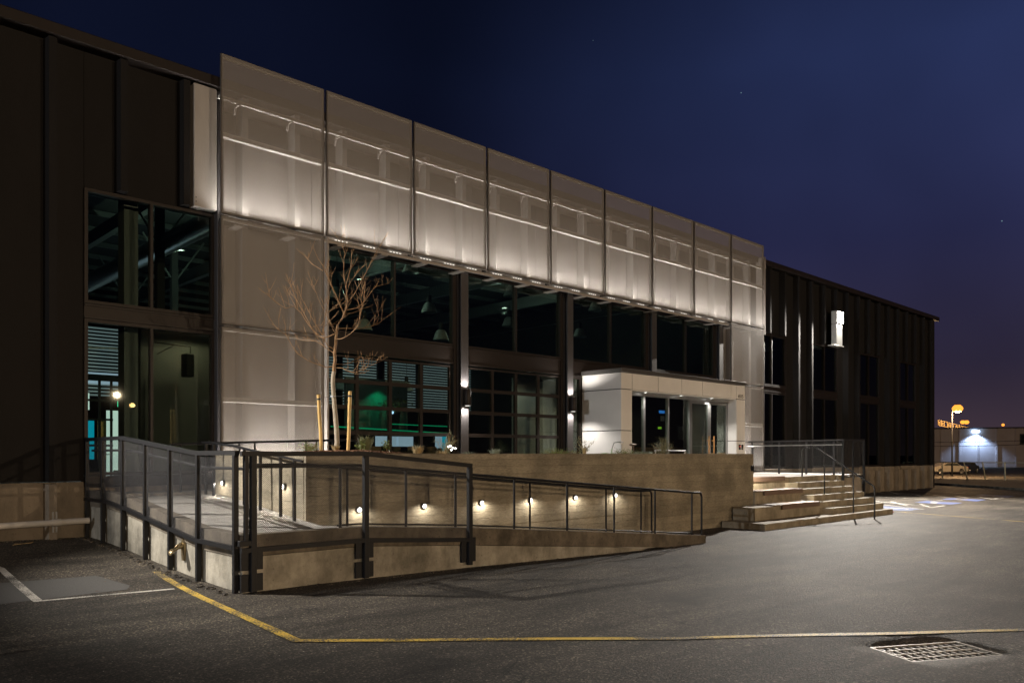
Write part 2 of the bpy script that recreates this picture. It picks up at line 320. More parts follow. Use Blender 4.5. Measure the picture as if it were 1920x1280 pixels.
def boardform():
    m = bpy.data.materials.new('board_formed_concrete'); m.use_nodes = True; t = m.node_tree; b = t.nodes['Principled BSDF']; n = t.nodes.new; l = t.links.new
    g = n('ShaderNodeNewGeometry'); mp = n('ShaderNodeMapping'); mp.inputs['Scale'].default_value = (1.6,1.6,7.0); l(g.outputs['Position'], mp.inputs[0])
    gr = n('ShaderNodeTexNoise'); gr.inputs['Scale'].default_value = 7; gr.inputs['Detail'].default_value = 8; gr.inputs['Distortion'].default_value = .9; l(mp.outputs[0], gr.inputs['Vector'])
    bl = n('ShaderNodeTexNoise'); bl.inputs['Scale'].default_value = 1.5; bl.inputs['Detail'].default_value = 6; l(g.outputs['Position'], bl.inputs['Vector'])
    r = n('ShaderNodeValToRGB'); l(gr.outputs[0], r.inputs[0]); r.color_ramp.elements[0].position = .33; r.color_ramp.elements[0].color = (.23,.20,.145,1); r.color_ramp.elements[1].position = .66; r.color_ramp.elements[1].color = (.36,.32,.24,1)
    r2 = n('ShaderNodeValToRGB'); l(bl.outputs[0], r2.inputs[0]); r2.color_ramp.elements[0].position = .35; r2.color_ramp.elements[0].color = (.66,.66,.66,1); r2.color_ramp.elements[1].position = .62; r2.color_ramp.elements[1].color = (1.1,1.1,1.1,1)
    x = n('ShaderNodeMixRGB'); x.blend_type = 'MULTIPLY'; x.inputs[0].default_value = 1; l(r.outputs[0], x.inputs[1]); l(r2.outputs[0], x.inputs[2])
    at = n('ShaderNodeAttribute'); at.attribute_name = 'tone'; x2 = n('ShaderNodeMixRGB'); x2.blend_type = 'MULTIPLY'; x2.inputs[0].default_value = 1; l(x.outputs[0], x2.inputs[1]); l(at.outputs['Color'], x2.inputs[2])
    l(x2.outputs[0], b.inputs['Base Color']); b.inputs['Roughness'].default_value = .85
    bp = n('ShaderNodeBump'); bp.inputs['Strength'].default_value = .6; bp.inputs['Distance'].default_value = .012; l(gr.outputs[0], bp.inputs['Height']); l(bp.outputs[0], b.inputs['Normal'])
    return m

M = {}
M['asphalt'] = asphalt()
M['patch'] = mat('asphalt_patch', (.085,.083,.08), .8, var=.2, vscale=60, bump=.5, bscale=120)
M['yellow'] = paint('yellow_paint', (.74,.50,.075), 1.0)
M['white_line'] = paint('white_line_paint', (.66,.63,.57), .95)
M['blue_paint'] = paint('blue_paint', (.06,.11,.30), .7)
M['wall'] = mat('dark_painted_concrete', (.0090,.0079,.0078), .75, spec=.25, var=.22, vscale=1.2, bump=.25, bscale=55, stretch=(1,1,.25))
M['base'] = mat('tan_painted_concrete', (.25,.21,.16), .7, var=.14, vscale=1.8, bump=.25, bscale=50, stretch=(1,1,.4), dirt=.3)
M['behind'] = mat('grey_painted_concrete', (.30,.28,.26), .6, var=.14, vscale=2.2, bump=.25, bscale=55, stretch=(1,1,.2))
M['frame'] = mat('bronze_aluminium', (.016,.0115,.0095), .5, metal=0, spec=.25, var=.1, vscale=5)
M['steelcol'] = mat('grey_painted_steel', (.06,.056,.058), .45, metal=.2, var=.08, vscale=4)
M['glass'] = glass('window_glass', (.72,.77,.73), .30)
M['glass_clear'] = glass('clear_glass', (.74,.78,.74), .45)
M['mesh'] = perforated('perforated_screen_metal', (.37,.35,.333), None, open_=.57, transl=.16, rough=.45)
M['meshframe'] = mat('screen_frame_metal', (.34,.31,.285), .5, var=.06, vscale=6)
M['screenframe_dark'] = mat('screen_frame_bronze', (.085,.075,.066), .5, var=.08, vscale=6)  # pale frame metal darkened, so its front faces look unlit
M['railwhite'] = mat('pale_zinc_steel', (.62,.60,.56), .45, var=.06, vscale=6)
M['guard'] = perforated('guard_perforated_metal', (.075,.075,.08), .026, .345, rough=.5)
M['black'] = mat('black_painted_steel', (.008,.0085,.0105), .5, metal=.0, spec=.3, var=.25, vscale=30, bump=.08, bscale=150)
M['galv'] = mat('galvanised_steel', (.42,.42,.42), .35, metal=.9, var=.12, vscale=25)
M['bolt'] = mat('dark_bolt_steel', (.09,.09,.095), .35, metal=.8)
M['concrete'] = mat('cast_concrete', (.34,.315,.26), .85, var=.42, vscale=2.0, bump=.5, bscale=38, detail=9, dirt=.42)
M['slab'] = mat('slab_edge_concrete', (.155,.130,.098), .8, var=.35, vscale=3.5, bump=.6, bscale=45, detail=9, dirt=.5)
M['floor'] = mat('broom_finished_concrete', (.42,.405,.38), .8, var=.1, vscale=3, bump=.4, bscale=70, stretch=(1,6,1))
M['stair'] = mat('stair_concrete', (.33,.285,.21), .78, var=.25, vscale=2.6, bump=.4, bscale=50, detail=8, dirt=.35)
M['bench'] = mat('bench_timber', (.17,.115,.085), .6, var=.25, vscale=6, bump=.3, bscale=30, stretch=(.3,5,5))
M['board'] = boardform()
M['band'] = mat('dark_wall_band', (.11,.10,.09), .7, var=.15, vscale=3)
M['portal'] = mat('white_fibre_cement', (.74,.725,.70), .5, var=.05, vscale=1.5, bump=.05, bscale=60)
M['portal_trim'] = mat('dark_metal_flashing', (.10,.095,.09), .4, metal=.4)
M['joint'] = mat('shadow_joint', (.02,.02,.02), .9)  # near-black colour for joints, tyres and digits
M['bark'] = mat('pale_bark', (.20,.165,.12), .8, col2=(.40,.35,.27), vscale=14, bump=.8, bscale=30, stretch=(1,1,.5))
M['twig'] = mat('tan_twig_bark', (.15,.080,.032), .75, col2=(.27,.155,.062), vscale=12, bump=.4, bscale=60)
M['stake'] = mat('stake_pine', (.55,.36,.12), .65, var=.22, vscale=5, bump=.3, bscale=30, stretch=(6,6,.6))
M['mulch'] = mat('bark_mulch', (.10,.055,.032), .95, var=.5, vscale=35, bump=1.0, bscale=60)
M['chip'] = mat('mulch_chip', (.15,.075,.04), .9, var=.4, vscale=20)
M['drygrass'] = mat('dry_grass_blade', (.42,.31,.15), .8, var=.3, vscale=12)
M['bluegrass'] = mat('blue_fescue_blade', (.24,.28,.21), .8, var=.3, vscale=12)
M['leaf'] = mat('shrub_leaf', (.15,.19,.055), .55, var=.4, vscale=9)
M['leaf2'] = mat('grey_green_leaf', (.20,.21,.11), .6, var=.35, vscale=9)
M['pipe'] = mat('white_pvc', (.62,.59,.54), .4, var=.05, vscale=4)
M['brass'] = mat('cast_bronze', (.34,.27,.16), .35, metal=.8, var=.2, vscale=12)
M['cast'] = mat('cast_iron_grate', (.20,.185,.16), .5, metal=.5, var=.25, vscale=22, bump=.3, bscale=90)
M['pit'] = mat('pit_concrete', (.03,.028,.025), .95)
M['dirt'] = mat('gravel_verge', (.17,.13,.09), .95, col2=(.30,.25,.17), vscale=3, bump=1, bscale=30)
M['inner'] = mat('interior_wall_paint', (.16,.17,.165), .8, var=.1, vscale=1)
M['idark'] = mat('interior_dark', (.03,.033,.03), .8, var=.2, vscale=2)
M['isteel'] = mat('interior_steel', (.16,.18,.17), .4, metal=.5)
M['iwhite'] = mat('interior_white', (.55,.56,.55), .6)
M['ifloor'] = mat('polished_concrete_floor', (.12,.12,.11), .3, var=.15, vscale=2)
M['duct'] = mat('spiral_duct', (.5,.52,.5), .3, metal=.85)
M['shade'] = mat('pendant_shade', (.38,.42,.40), .45)
M['wood'] = mat('handle_timber', (.50,.25,.08), .4, var=.2, vscale=10, stretch=(4,4,.5))
M['table'] = mat('table_timber', (.28,.17,.08), .5, var=.2, vscale=6)
M['lens'] = emis('lamp_lens', (1,.97,.9), 8)
M['lens_soft'] = emis('led_strip', (1,.95,.86), .8)
M['lens_sconce'] = emis('sconce_lens', (1,.96,.9), 2.5)
M['led_soft'] = emis('led_dash', (1,.95,.86), .9)
M['lens_hot'] = emis('flood_lens', (1,.98,.92), 30)
M['sodium'] = emis('sodium_lens', (1,.35,.045), 1.7)
M['sodium_far'] = emis('far_sodium_lens', (1,.6,.2), 60)
M['blueled'] = emis('cool_led', (.45,.68,1), 9)
M['green'] = emis('green_lamp', (.0,1,.42), 3.2)
M['exit'] = emis('exit_sign_green', (.05,.85,.42), 1.3)
M['exit_dark'] = mat('exit_sign_letters', (.02,.08,.05), .6)
M['greenpipe'] = emis('green_lit_paint', (0,.7,.32), .38)  # emission stands in for green light falling on the pipes
M['teal'] = emis('teal_lit_panel', (.0,.42,.62), .8)  # panel and curtain get their lit look from emission
M['blind'] = emis('daylight_blind_slat', (.35,.46,.50), .36)  # slats emit, in place of light reaching the blinds
M['cool'] = emis('cool_lit_ceiling', (.36,.48,.62), 1.0)  # emission gives the mezzanine ceiling and the cabinets a lit look
M['globe'] = emis('globe_lamp', (.62,.78,.72), 1.1)  # the lamp globe; its glow is also put on the mezzanine slats and panel
M['redled'] = emis('red_indicator', (1,.05,.03), 2)
M['screen'] = emis('blue_screen', (.05,.3,1), .9)
M['lime'] = emis('lime_screen', (.45,1,.05), .7)

# ------------------------------------------------------------------ ground
def sm(t): t = max(0., min(1., t)); return t*t*(3-2*t)
def gz(u, v):
    left = .24*sm((v+6.3)/6.3) if v < 0 else .24
    z = left*(1-sm((u-4.6)/5.0)) + (-.16)*sm((u-5)/10)
    z += .07*sm((u-27)/10)
    if u < 4.6: z += .012*max(0, min(4.6-u, 6))*sm((v+6.3)/6.3)
    d = math.hypot(u, v+15.93)
    z += -.55*sm((d-66)/25)
    z -= .018*math.exp(-(((u-7.9)**2+(v+13.3)**2)/.55))
    return z
def frange(a, b, s):
    o = []; x = a
    while x < b-1e-6: o.append(x); x += s
    return o
US = [-700,-420,-260,-160,-100,-60,-40,-25] + frange(-16, 30, .25) + frange(30, 60, .75) + frange(60, 130, 4) + [140,160,190,240,300,400,560,800,1200]
VS = [-900,-600,-400,-250,-160,-110,-80,-60,-45,-35,-28] + frange(-22, 2, .25) + frange(2, 40, 1.5) + [42,50,60,75,95,120,160,220,320,500,800,1200]
GR0 = (7.00, 8.75, -14.0, -12.5)          # grid-aligned window in which the drain sits
g = MB(); ix = {}
for i, u in enumerate(US):
    for j, v in enumerate(VS):
        ix[i,j] = len(g.v); g.v.append((u, v, gz(u, v)))
for i in range(len(US)-1):
    for j in range(len(VS)-1):
        cu = (US[i]+US[i+1])/2; cv = (VS[j]+VS[j+1])/2
        if GR0[0] < cu < GR0[1] and GR0[2] < cv < GR0[3]: continue
        g.f.append((ix[i,j], ix[i+1,j], ix[i+1,j+1], ix[i,j+1]))
DC = (7.90, -13.30); DA = R(-29.4); DL, DW = .49, .275; DZ = gz(*DC) - .020
def dpt(a, b, z): 
    return (DC[0]+a*math.cos(DA)-b*math.sin(DA), DC[1]+a*math.sin(DA)+b*math.cos(DA), z)
inner = [dpt(-DL,-DW,DZ), dpt(DL,-DW,DZ), dpt(DL,DW,DZ), dpt(-DL,DW,DZ)]
# ring between the window and the drain: walk the window border at grid spacing and fan it to the drain quad
bu = [u for u in US if GR0[0]-.01 <= u <= GR0[1]+.01]; bv = [v for v in VS if GR0[2]-.01 <= v <= GR0[3]+.01]
border = [(u, bv[0]) for u in bu] + [(bu[-1], v) for v in bv[1:]] + [(u, bv[-1]) for u in reversed(bu[:-1])] + [(bu[0], v) for v in reversed(bv[1:-1])]
def nearest_on_quad(p):
    best = None
    for k in range(4):
        a = Vector(inner[k][:2]); b = Vector(inner[(k+1)%4][:2]); d = b-a; t = max(0, min(1, (Vector(p)-a).dot(d)/d.dot(d))); q = a+d*t
        D = (Vector(p)-q).length
        if best is None or D < best[0]: best = (D, q)
    return best[1]
nb = len(border); o0 = len(g.v)
inn = [nearest_on_quad(p) for p in border]
for p, q in zip(border, inn):
    g.v.append((p[0], p[1], gz(*p))); m_ = (Vector(p)+q)/2; g.v.append((m_.x, m_.y, gz(m_.x, m_.y)-.004)); g.v.append((q.x, q.y, DZ+.012)); g.v.append((q.x, q.y, DZ-.5))
for k in range(nb):
    a = o0+4*k; b = o0+4*((k+1)%nb)
    for q in range(3): g.f.append((a+q, b+q, b+q+1, a+q+1))
ground = obj('asphalt_ground', g, M['asphalt'], smooth=False, kind='structure', fixn=False)
for p in ground.data.polygons: p.use_smooth = True

def strip(name, pts, w, m, dz=.006, step=.25, ww=None):
    """a painted band laid on the ground along a line"""
    path = []
    for (a, b) in zip(pts[:-1], pts[1:]):
        n = max(1, int(math.dist(a, b)/step))
        for k in range(n): path.append((a[0]+(b[0]-a[0])*k/n, a[1]+(b[1]-a[1])*k/n))
    path.append(pts[-1]); mb = MB(); n = len(path)
    for i, p in enumerate(path):
        a = Vector(path[max(0, i-1)]); b = Vector(path[min(n-1, i+1)]); d = (b-a).normalized()
        nx, ny = -d.y, d.x
        hw = w/2*(1+random.uniform(-.09, .09))
        # widen at corners so the band keeps its width
        if 0 < i < n-1:
            d1 = (Vector(p)-Vector(path[i-1])).normalized(); hw /= max(.5, d1.dot(d))
        for s in (-1, 0, 1):
            x = p[0]+nx*hw*s; y = p[1]+ny*hw*s; mb.v.append((x, y, gz(x, y)+dz))
    for i in range(n-1):
        for s in (0, 1): q = 3*i+s; mb.f.append((q, q+1, q+4, q+3))
    o = obj(name, mb, m, fixn=False); return o
yl = strip('yellow_line', [(4.22,-4.12),(3.98,-6.5),(3.72,-9.12),(4.6,-9.92),(6.40,-11.50),(9.57,-13.62),(14,-16.5),(20,-19.8)], .105, M['yellow'], .007); tag(yl, kind='structure')
for nm, pts, w in [('white_line', [(2.2,-.6),(2.56,-2.9),(2.47,-5.28)], .10), ('white_line', [(2.43,-5.26),(3.98,-5.46)], .075), ]:
    tag(strip(nm, pts, w, M['white_line'], .005), kind='structure')
pm = MB(); PP = [(2.30,-3.9),(3.47,-4.0),(3.62,-4.9),(3.5,-5.15),(2.0,-5.2),(-1.2,-5.0),(-1.2,-3.6)]
pm.v = [(a, b, gz(a, b)+.0025) for a, b in PP]; cxp = (1.3,-4.5); pm.v.append((*cxp, gz(*cxp)+.0025)); 
def tri_fan(pts, dz, n=8):
    mb = MB(); c = (sum(p[0] for p in pts)/len(pts), sum(p[1] for p in pts)/len(pts)); rings = []
    P = []
    for a, b in zip(pts, pts[1:]+pts[:1]):
        for k in range(6): P.append((a[0]+(b[0]-a[0])*k/6, a[1]+(b[1]-a[1])*k/6))
    for r in range(n+1):
        t = r/n; rings.append(len(mb.v))
        for p in P: x = c[0]+(p[0]-c[0])*t; y = c[1]+(p[1]-c[1])*t; mb.v.append((x, y, gz(x, y)+dz))
    m = len(P)
    for r in range(n):
        for k in range(m): a = rings[r]; b = rings[r+1]; mb.f.append((a+k, b+k, b+(k+1)%m, a+(k+1)%m))
    return mb
tag(obj('asphalt_patch', tri_fan(PP, .003), M['patch'], fixn=False), kind='structure')

# parking bays on the right
for a, b in [((42.9,.3),(40.7,-4.33)),((40.3,.39),(37.13,-4.02)),((38.9,.2),(36.6,-4.5)),((35.9,.2),(34.55,-4.7)),((33.9,-.4),(30.9,-5.35)),((31.6,-2.5),(29.3,-5.8)),
             ((39.82,-.67),(37.75,-1.9)),((38.94,-1.96),(37.27,-2.96)),((38.62,-2.98),(37.11,-4.0)),((38.35,-3.99),(36.91,-4.95)),((32.58,-3.44),(30.63,-4.79)),
             ((38.12,-4.96),(36.75,-5.89)),((36.75,-5.89),(38.42,-5.83)),((31.96,-4.75),(30.28,-5.69)),((30.28,-5.69),(31.61,-5.73))]:
    tag(strip('white_line', [a, b], .11, M['white_line'], .006, .5), kind='structure')
tag(strip('yellow_line', [(27.64,-5.2),(26.9,-7.3),(26.03,-9.59),(24,-14)], .10, M['yellow'], .007, .5), kind='structure')
for n_, Q in enumerate([[(29.96,-4.16),(29.47,-5.71),(28.25,-5.70),(28.21,-4.6)], [(32.7,-4.27),(34.0,-4.3),(33.49,-5.75),(32.30,-5.73)], [(35.22,-4.43),(36.44,-4.41),(36.1,-5.8),(34.84,-5.85)], [(39.4,-4.46),(40.75,-4.36),(40.23,-5.79),(38.78,-5.89)]]):
    lab = ['painted blue disabled bay square nearest the stair corner', 'painted blue disabled bay square second out from the stairs', 'painted blue disabled bay square third out from the stairs', 'painted blue disabled bay square farthest from the stairs'][n_]
    o = obj('bay_marking', tri_fan(Q, .005), M['blue_paint'], fixn=False); tag(o, lab, 'marking', 'blue disabled parking squares')
    c = Vector((sum(p[0] for p in Q)/4, sum(p[1] for p in Q)/4)); ex = (Vector(Q[1])-Vector(Q[0])).normalized(); ey = (Vector(Q[2])-Vector(Q[1])).normalized()
    mb = MB()
    def wl(pts, w=.07):
        for a, b in zip(pts[:-1], pts[1:]):
            A = c+ex*a[0]+ey*a[1]; B = c+ex*b[0]+ey*b[1]; d = (B-A).normalized()*w/2; nn = Vector((-d.y, d.x))
            q = [A-d+nn, A-d-nn, B+d-nn, B+d+nn]; mb.add([(p.x, p.y, gz(p.x, p.y)+.009) for p in q], [(0,1,2,3)])
    ring = [(.10+.27*math.cos(w), -.05+.27*math.sin(w)) for w in [R(140+k*20) for k in range(13)]]
    wl(ring); wl([(-.45,.02),(-.05,.02),(-.02,-.22),(.28,-.22)] ); wl([(-.28,.02),(-.28,-.2)]); wl([(.28,-.22),(.42,-.40)])
    hd = [(-.62+.07*math.cos(w), .02+.07*math.sin(w)) for w in [R(k*60) for k in range(7)]]; wl(hd)
    obj('wheelchair_symbol', mb, M['white_line'], o, fixn=False)

# verge, far kerb
def ribbon(name, left, right, m, dz0=.0, kind='structure'):
    mb = MB()
    for a, b in zip(left, right):
        for k in range(9): x = a[0]+(b[0]-a[0])*k/8; y = a[1]+(b[1]-a[1])*k/8; mb.v.append((x, y, gz(x, y)+dz0))
    for i in range(len(left)-1):
        for k in range(8): q = 9*i+k; mb.f.append((q, q+1, q+10, q+9))
    o = obj(name, mb, m, fixn=False); o['kind'] = kind; return o
ribbon('gravel_verge', [(54.5,14),(53,6),(51.5,1),(48.8,-2.2),(46,-5),(40,-11),(30,-20)], [(68,14),(66,6),(64,1),(60,-4),(56,-9),(48,-17),(36,-28)], M['dirt'], .02)
kb = MB(); kp = [(53,6),(51.5,1),(48.8,-2.2),(46,-5),(40,-11),(30,-20)]
for a, b in zip(kp[:-1], kp[1:]):
    n = 5
    for k in range(n):
        p = (a[0]+(b[0]-a[0])*k/n, a[1]+(b[1]-a[1])*k/n); q = (a[0]+(b[0]-a[0])*(k+1)/n-.01, a[1]+(b[1]-a[1])*(k+1)/n-.01); d = (Vector(q)-Vector(p)).normalized(); nn = Vector((-d.y, d.x))*.08
        z0 = gz(*p); c8 = [(p[0]-nn.x, p[1]-nn.y), (q[0]-nn.x, q[1]-nn.y), (q[0]+nn.x, q[1]+nn.y), (p[0]+nn.x, p[1]+nn.y)]
        kb.prism(c8, 'z', z0-.05, z0+.12)
tag(obj('kerb', kb, M['concrete']), kind='structure')
# soil pushed up along the ramp foot (the dark ragged seam)
sd = MB()
for k in range(260):
    t = random.random()
    if t < .5: p = (4.36-random.random()*.1, -6.3+random.random()*6.2)
    elif t < .8: p = (4.6+random.random()*10.2, -6.40-random.random()*.07)
    else: p = (3.0+random.random()*1.4, -.12-random.random()*.12)
    sd.blob((p[0], p[1], gz(*p)+.002), random.uniform(.012, .045), sq=(1.4,1,.5))
tag(obj('loose_asphalt_crumbs', sd, M['asphalt']), kind='stuff')

# ------------------------------------------------------------------ drain
dr = thing('storm_drain', 'rectangular cast iron storm drain grate sunk in the asphalt', 'drain', (DC[0], DC[1], DZ))
mb = MB(); w = .022
for (a0, b0, a1, b1) in [(-DL,-DW,DL,-DW+w),(-DL,DW-w,DL,DW),(-DL,-DW+w,-DL+w,DW-w),(DL-w,-DW+w,DL,DW-w)]:
    mb.prism([dpt(a0,b0,0)[:2], dpt(a1,b0,0)[:2], dpt(a1,b1,0)[:2], dpt(a0,b1,0)[:2]], 'z', DZ-.03, DZ+.012)
obj('frame', mb, M['cast'], dr)
for k in range(1, 4):
    b0 = -DW+k*2*DW/4; mb = MB(); mb.prism([dpt(-DL+w,b0-.008,0)[:2], dpt(DL-w,b0-.008,0)[:2], dpt(DL-w,b0+.008,0)[:2], dpt(-DL+w,b0+.008,0)[:2]], 'z', DZ-.045, DZ+.006); obj('long_bar', mb, M['cast'], dr)
for k in range(1, 12):
    a0 = -DL+k*2*DL/12; mb = MB(); mb.prism([dpt(a0-.008,-DW+w,0)[:2], dpt(a0+.008,-DW+w,0)[:2], dpt(a0+.008,DW-w,0)[:2], dpt(a0-.008,DW-w,0)[:2]], 'z', DZ-.05, DZ+.002); obj('cross_bar', mb, M['cast'], dr)
mb = MB(); mb.quad(*[dpt(a, b, DZ-.45) for a, b in ((-DL,-DW),(DL,-DW),(DL,DW),(-DL,DW))]); obj('pit_floor', mb, M['pit'], dr)

# ------------------------------------------------------------------ main building
ROOF = 9.30
bld = thing('office_building', 'long dark warehouse-style office building with ribbed concrete walls and glazed bays', 'building', (16,0,0))
def panel(u0, u1, z0, z1, ribs, m, name='wall_panel', v=0.0, depth=.24):
    w = obj(name, MB().box(u0+.004, v, z0, u1-.004, v+.2, z1), m, bld)
    for r in ribs:
        mb = MB(); mb.prism([(r-.10, v-.002), (r-.062, v-depth), (r+.062, v-depth), (r+.10, v-.002)], 'z', z0+.003, z1-.02); obj('rib', mb, m, w)
    return w
RB = [3.87+1.178*k for k in range(-7, 22)]
RBR = [29.06+1.178*k for k in range(0, 16)]
def ribs_in(lst, a, b): return [r for r in lst if a+.08 < r < b-.08]
# left stretch
for a, b in [(-4.0,-1.65),(-1.65,.70),(.70,2.05),(2.05,4.43)]:
    panel(a, b, 1.26, ROOF-.22, ribs_in(RB, a, b), M['wall']); panel(a, b, -.3, 1.245, ribs_in(RB, a, b), M['base'], 'wall_base')
panel(4.43, 6.98, 6.62, ROOF-.22, [5.05, 6.21], M['wall'])
w = obj('flashing_panel', MB().box(6.34, -.252, 6.62, 6.80, -.02, ROOF-.25, .012), M['behind'], bld)
mb = MB()
for z in (6.72, 6.80): mb.tube([(6.38,-.25,z),(6.38,-.262,z)], .012, 6)
obj('screw', mb, M['bolt'], w)
panel(4.43, 6.80, -.3, .98, [6.1], M['base'], 'wall_base'); obj('sill', MB().box(4.43, -.10, .985, 6.80, .2, 1.14, .01), M['base'], bld); obj('sill', MB().box(4.43, -.06, 1.145, 6.86, .2, 1.35), M['frame'], bld)
# steel columns of the glazed bays
def column(u, z0=1.05, z1=6.6, wd=.125, v0=-.22):
    obj('mullion_cover', MB().box(u-.235, -.06, z0, u+.235, .08, z1-.1), M['frame'], bld)
    mb = MB(); mb.box(u-wd, v0, z0, u+wd, v0+.03, z1); mb.box(u-.015, v0+.03, z0, u+.015, v0+.15, z1); mb.box(u-wd, v0+.15, z0, u+wd, v0+.158, z1)
    return obj('steel_column', mb, M['steelcol'], bld)
obj('corner_post', MB().box(6.83,-.20,.95,6.97,.1,ROOF-.25,.01), M['steelcol'], bld)
for u in (13.33, 17.37): column(u)
for u in (21.46, 25.50): column(u, 4.2)
obj('screen_wall_return', MB().box(9.16, -.5, 1.05, 9.20, .1, 6.5), M['meshframe'], bld)
# wall behind the upper screen and lower screens
for k in range(9):
    a = 6.98 if k == 0 else 6.71+2.355*k; b = 6.71+2.355*(k+1)
    panel(a, b, 6.62, ROOF-.22, [r for r in RB if a+.05 < r < b-.05], M['behind'])
panel(6.98, 9.2, 1.05, 6.45, [7.40, 8.58], M['behind']); panel(25.7, 28.0, 1.05, 6.45, [26.25, 27.43], M['behind'])
obj('soffit_trim', MB().box(6.98,-.13,6.47,28.0,.15,6.60), M['frame'], bld)
# right stretch
for a, b in [(27.95,28.85),(30.65,32.85),(35.4,37.55),(40.05,42.6),(44.8,47.5)]:
    panel(a, b, 1.15, ROOF-.22, ribs_in(RBR, a, b), M['wall']); panel(a, b, -.3, 1.135, ribs_in(RBR, a, b), M['base'], 'wall_base')
for a, b in [(28.85,30.65),(32.85,35.4),(37.55,40.05),(42.6,44.8)]:
    panel(a, b, 6.52, ROOF-.22, ribs_in(RBR, a, b), M['wall']); panel(a, b, -.3, .98, ribs_in(RBR, a, b), M['base'], 'wall_base'); obj('sill', MB().box(a, -.12, .985, b, .2, 1.16, .01), M['base'], bld)
obj('coping', MB().box(-4, -.30, ROOF-.215, 47.6, .35, ROOF, .015), M['frame'], bld)
obj('end_wall', MB().box(47.5, 0, -.3, 47.7, 30, ROOF-.22), M['wall'], bld); obj('end_wall', MB().box(-4.2, 0, -.3, -4, 30, ROOF-.22), M['wall'], bld)
obj('rear_wall', MB().box(-4, 29.8, -.3, 47.5, 30, ROOF-.22), M['wall'], bld)
obj('roof', MB().box(-4, .36, 8.62, 47.5, 29.8, 8.95), M['idark'], bld); obj('interior_floor', MB().box(-3.9, .25, .7, 47.4, 29.8, 1.04), M['ifloor'], bld)
# windows
def window(u0, u1, z0, z1, mull, gm='glass', v=0.0, fw=.06):
    mb = MB(); mb.box(u0, v-.05, z0, u1, v+.09, z0+fw); mb.box(u0, v-.05, z1-fw, u1, v+.09, z1)
    xs = [u0+fw/2] + list(mull) + [u1-fw/2]
    for q, x in enumerate(xs):
        h = fw/2 if q in (0, len(xs)-1) else .026
        mb.box(x-h, v-.053, z0+fw, x+h, v+.087, z1-fw)
    f = obj('window', mb, M['frame'], bld)
    for a, b in zip(xs[:-1], xs[1:]):
        obj('pane', MB().box(a+.02, v+.008, z0+fw*.6, b-.02, v+.016, z1-fw*.6), M[gm], f)
    return f
def spandrel(u0, u1, z0, z1, v=-.03):
    mb = MB(); mb.box(u0, v, z0, u1, v+.1, z1); mb.box(u0, v-.03, z1-.035, u1, v, z1); mb.box(u0, v-.03, z0, u1, v, z0+.035); obj('spandrel', mb, M['frame'], bld)
window(4.425, 6.84, 4.50, 6.60, [5.61]); spandrel(4.425, 6.84, 4.23, 4.49); window(4.425, 6.84, 1.36, 4.22, [5.61])
for (a, b), m_ in zip([(9.26,13.12),(13.54,17.16),(17.58,21.25),(21.67,25.29)], (11.27,15.34,19.43,23.51)):
    window(a, b, 4.52, 6.46, [m_], fw=.05); spandrel(a, b, 4.06, 4.51)
for a, b in [(28.85,30.65),(32.85,35.4),(37.55,40.05),(42.6,44.8)]:
    mid = a+(b-a)*.36 if a < 30 else (a+b)/2
    window(a, b, 4.47, 6.50, [mid]); spandrel(a, b, 4.22, 4.46); window(a, b, 1.18, 4.21, [mid])
# sectional glazed doors
def garage(u0, u1, z0=1.06, z1=4.02, rows=5, cols=4):
    mb = MB(); t = .045; dz = (z1-z0)/rows; du = (u1-u0)/cols; v = .02
    xs = [u0+du*k for k in range(cols+1)]; zs = [z0+dz*k for k in range(rows+1)]
    for q, z in enumerate(zs): mb.box(u0, v-.04, z-t if q else z, u1, v+.03, z+t if q < rows else z)
    for q, x in enumerate(xs): mb.box(x-(t if q else 0), v-.043, z0, x+(t if q < cols else 0), v+.027, z1)
    g_ = obj('glazed_garage_door', mb, M['frame'], bld)
    for i in range(rows):
        for j in range(cols): obj('pane', MB().box(xs[j]+t*.6, v-.004, zs[i]+t*.6, xs[j+1]-t*.6, v+.004, zs[i+1]-t*.6), M['glass'], g_)
garage(9.30, 13.02); garage(13.60, 17.12)
window(17.58, 18.05, 1.06, 4.05, [], 'glass_clear')
obj('flank_wall', MB().box(23.7, .02, 1.05, 25.7, .2, 4.05), M['behind'], bld)

# screen panels: frame + perforated sheet + cross tube, a brace bracket or two behind
PW = 2.355
def screen(u0, u1, z0, z1, tubes=(), rot_br=True):
    v = -.56; t = .045; mb = MB()
    mb.box(u0+.03, v-.02, z0, u1-.03, v+.03, z0+t, .004); mb.box(u0+.03, v-.02, z1-t, u1-.03, v+.03, z1, .004)
    mb.box(u0+.03, v-.021, z0+t, u0+.03+t, v+.029, z1-t); mb.box(u1-.03-t, v-.021, z0+t, u1-.03, v+.029, z1-t)
    f = obj('screen_panel', mb, M['screenframe_dark'], bld)
    obj('top_lip', MB().box(u0+.08, v+.031, z1-.075, u1-.08, v+.075, z1-.03), M['railwhite'], f)  # pale strip added to imitate the lit underside of the top member
    obj('perforated_sheet', MB().box(u0+.05, v-.026, z0+.015, u1-.05, v-.0235, z1-.015), M['mesh'], f)
    for z in tubes: obj('cross_tube', MB().box(u0+.03+t, v-.01, z-.05, u1-.03-t, v+.10, z+.05, .006), M['railwhite'], f)
    return f
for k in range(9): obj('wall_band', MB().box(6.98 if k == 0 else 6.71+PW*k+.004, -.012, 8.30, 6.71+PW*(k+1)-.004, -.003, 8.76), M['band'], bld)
for k in range(9): screen(6.71+PW*k, 6.71+PW*(k+1), 6.50, 9.65, (8.06,))
for u0 in (6.71, 6.71+PW*8): screen(u0, u0+PW, 4.32, 6.46); screen(u0, u0+PW, 1.10, 4.27, (2.83,))
obj('screen_rail', MB().box(6.75, -.49, 8.80, 27.9, -.41, 8.86), M['railwhite'], bld)
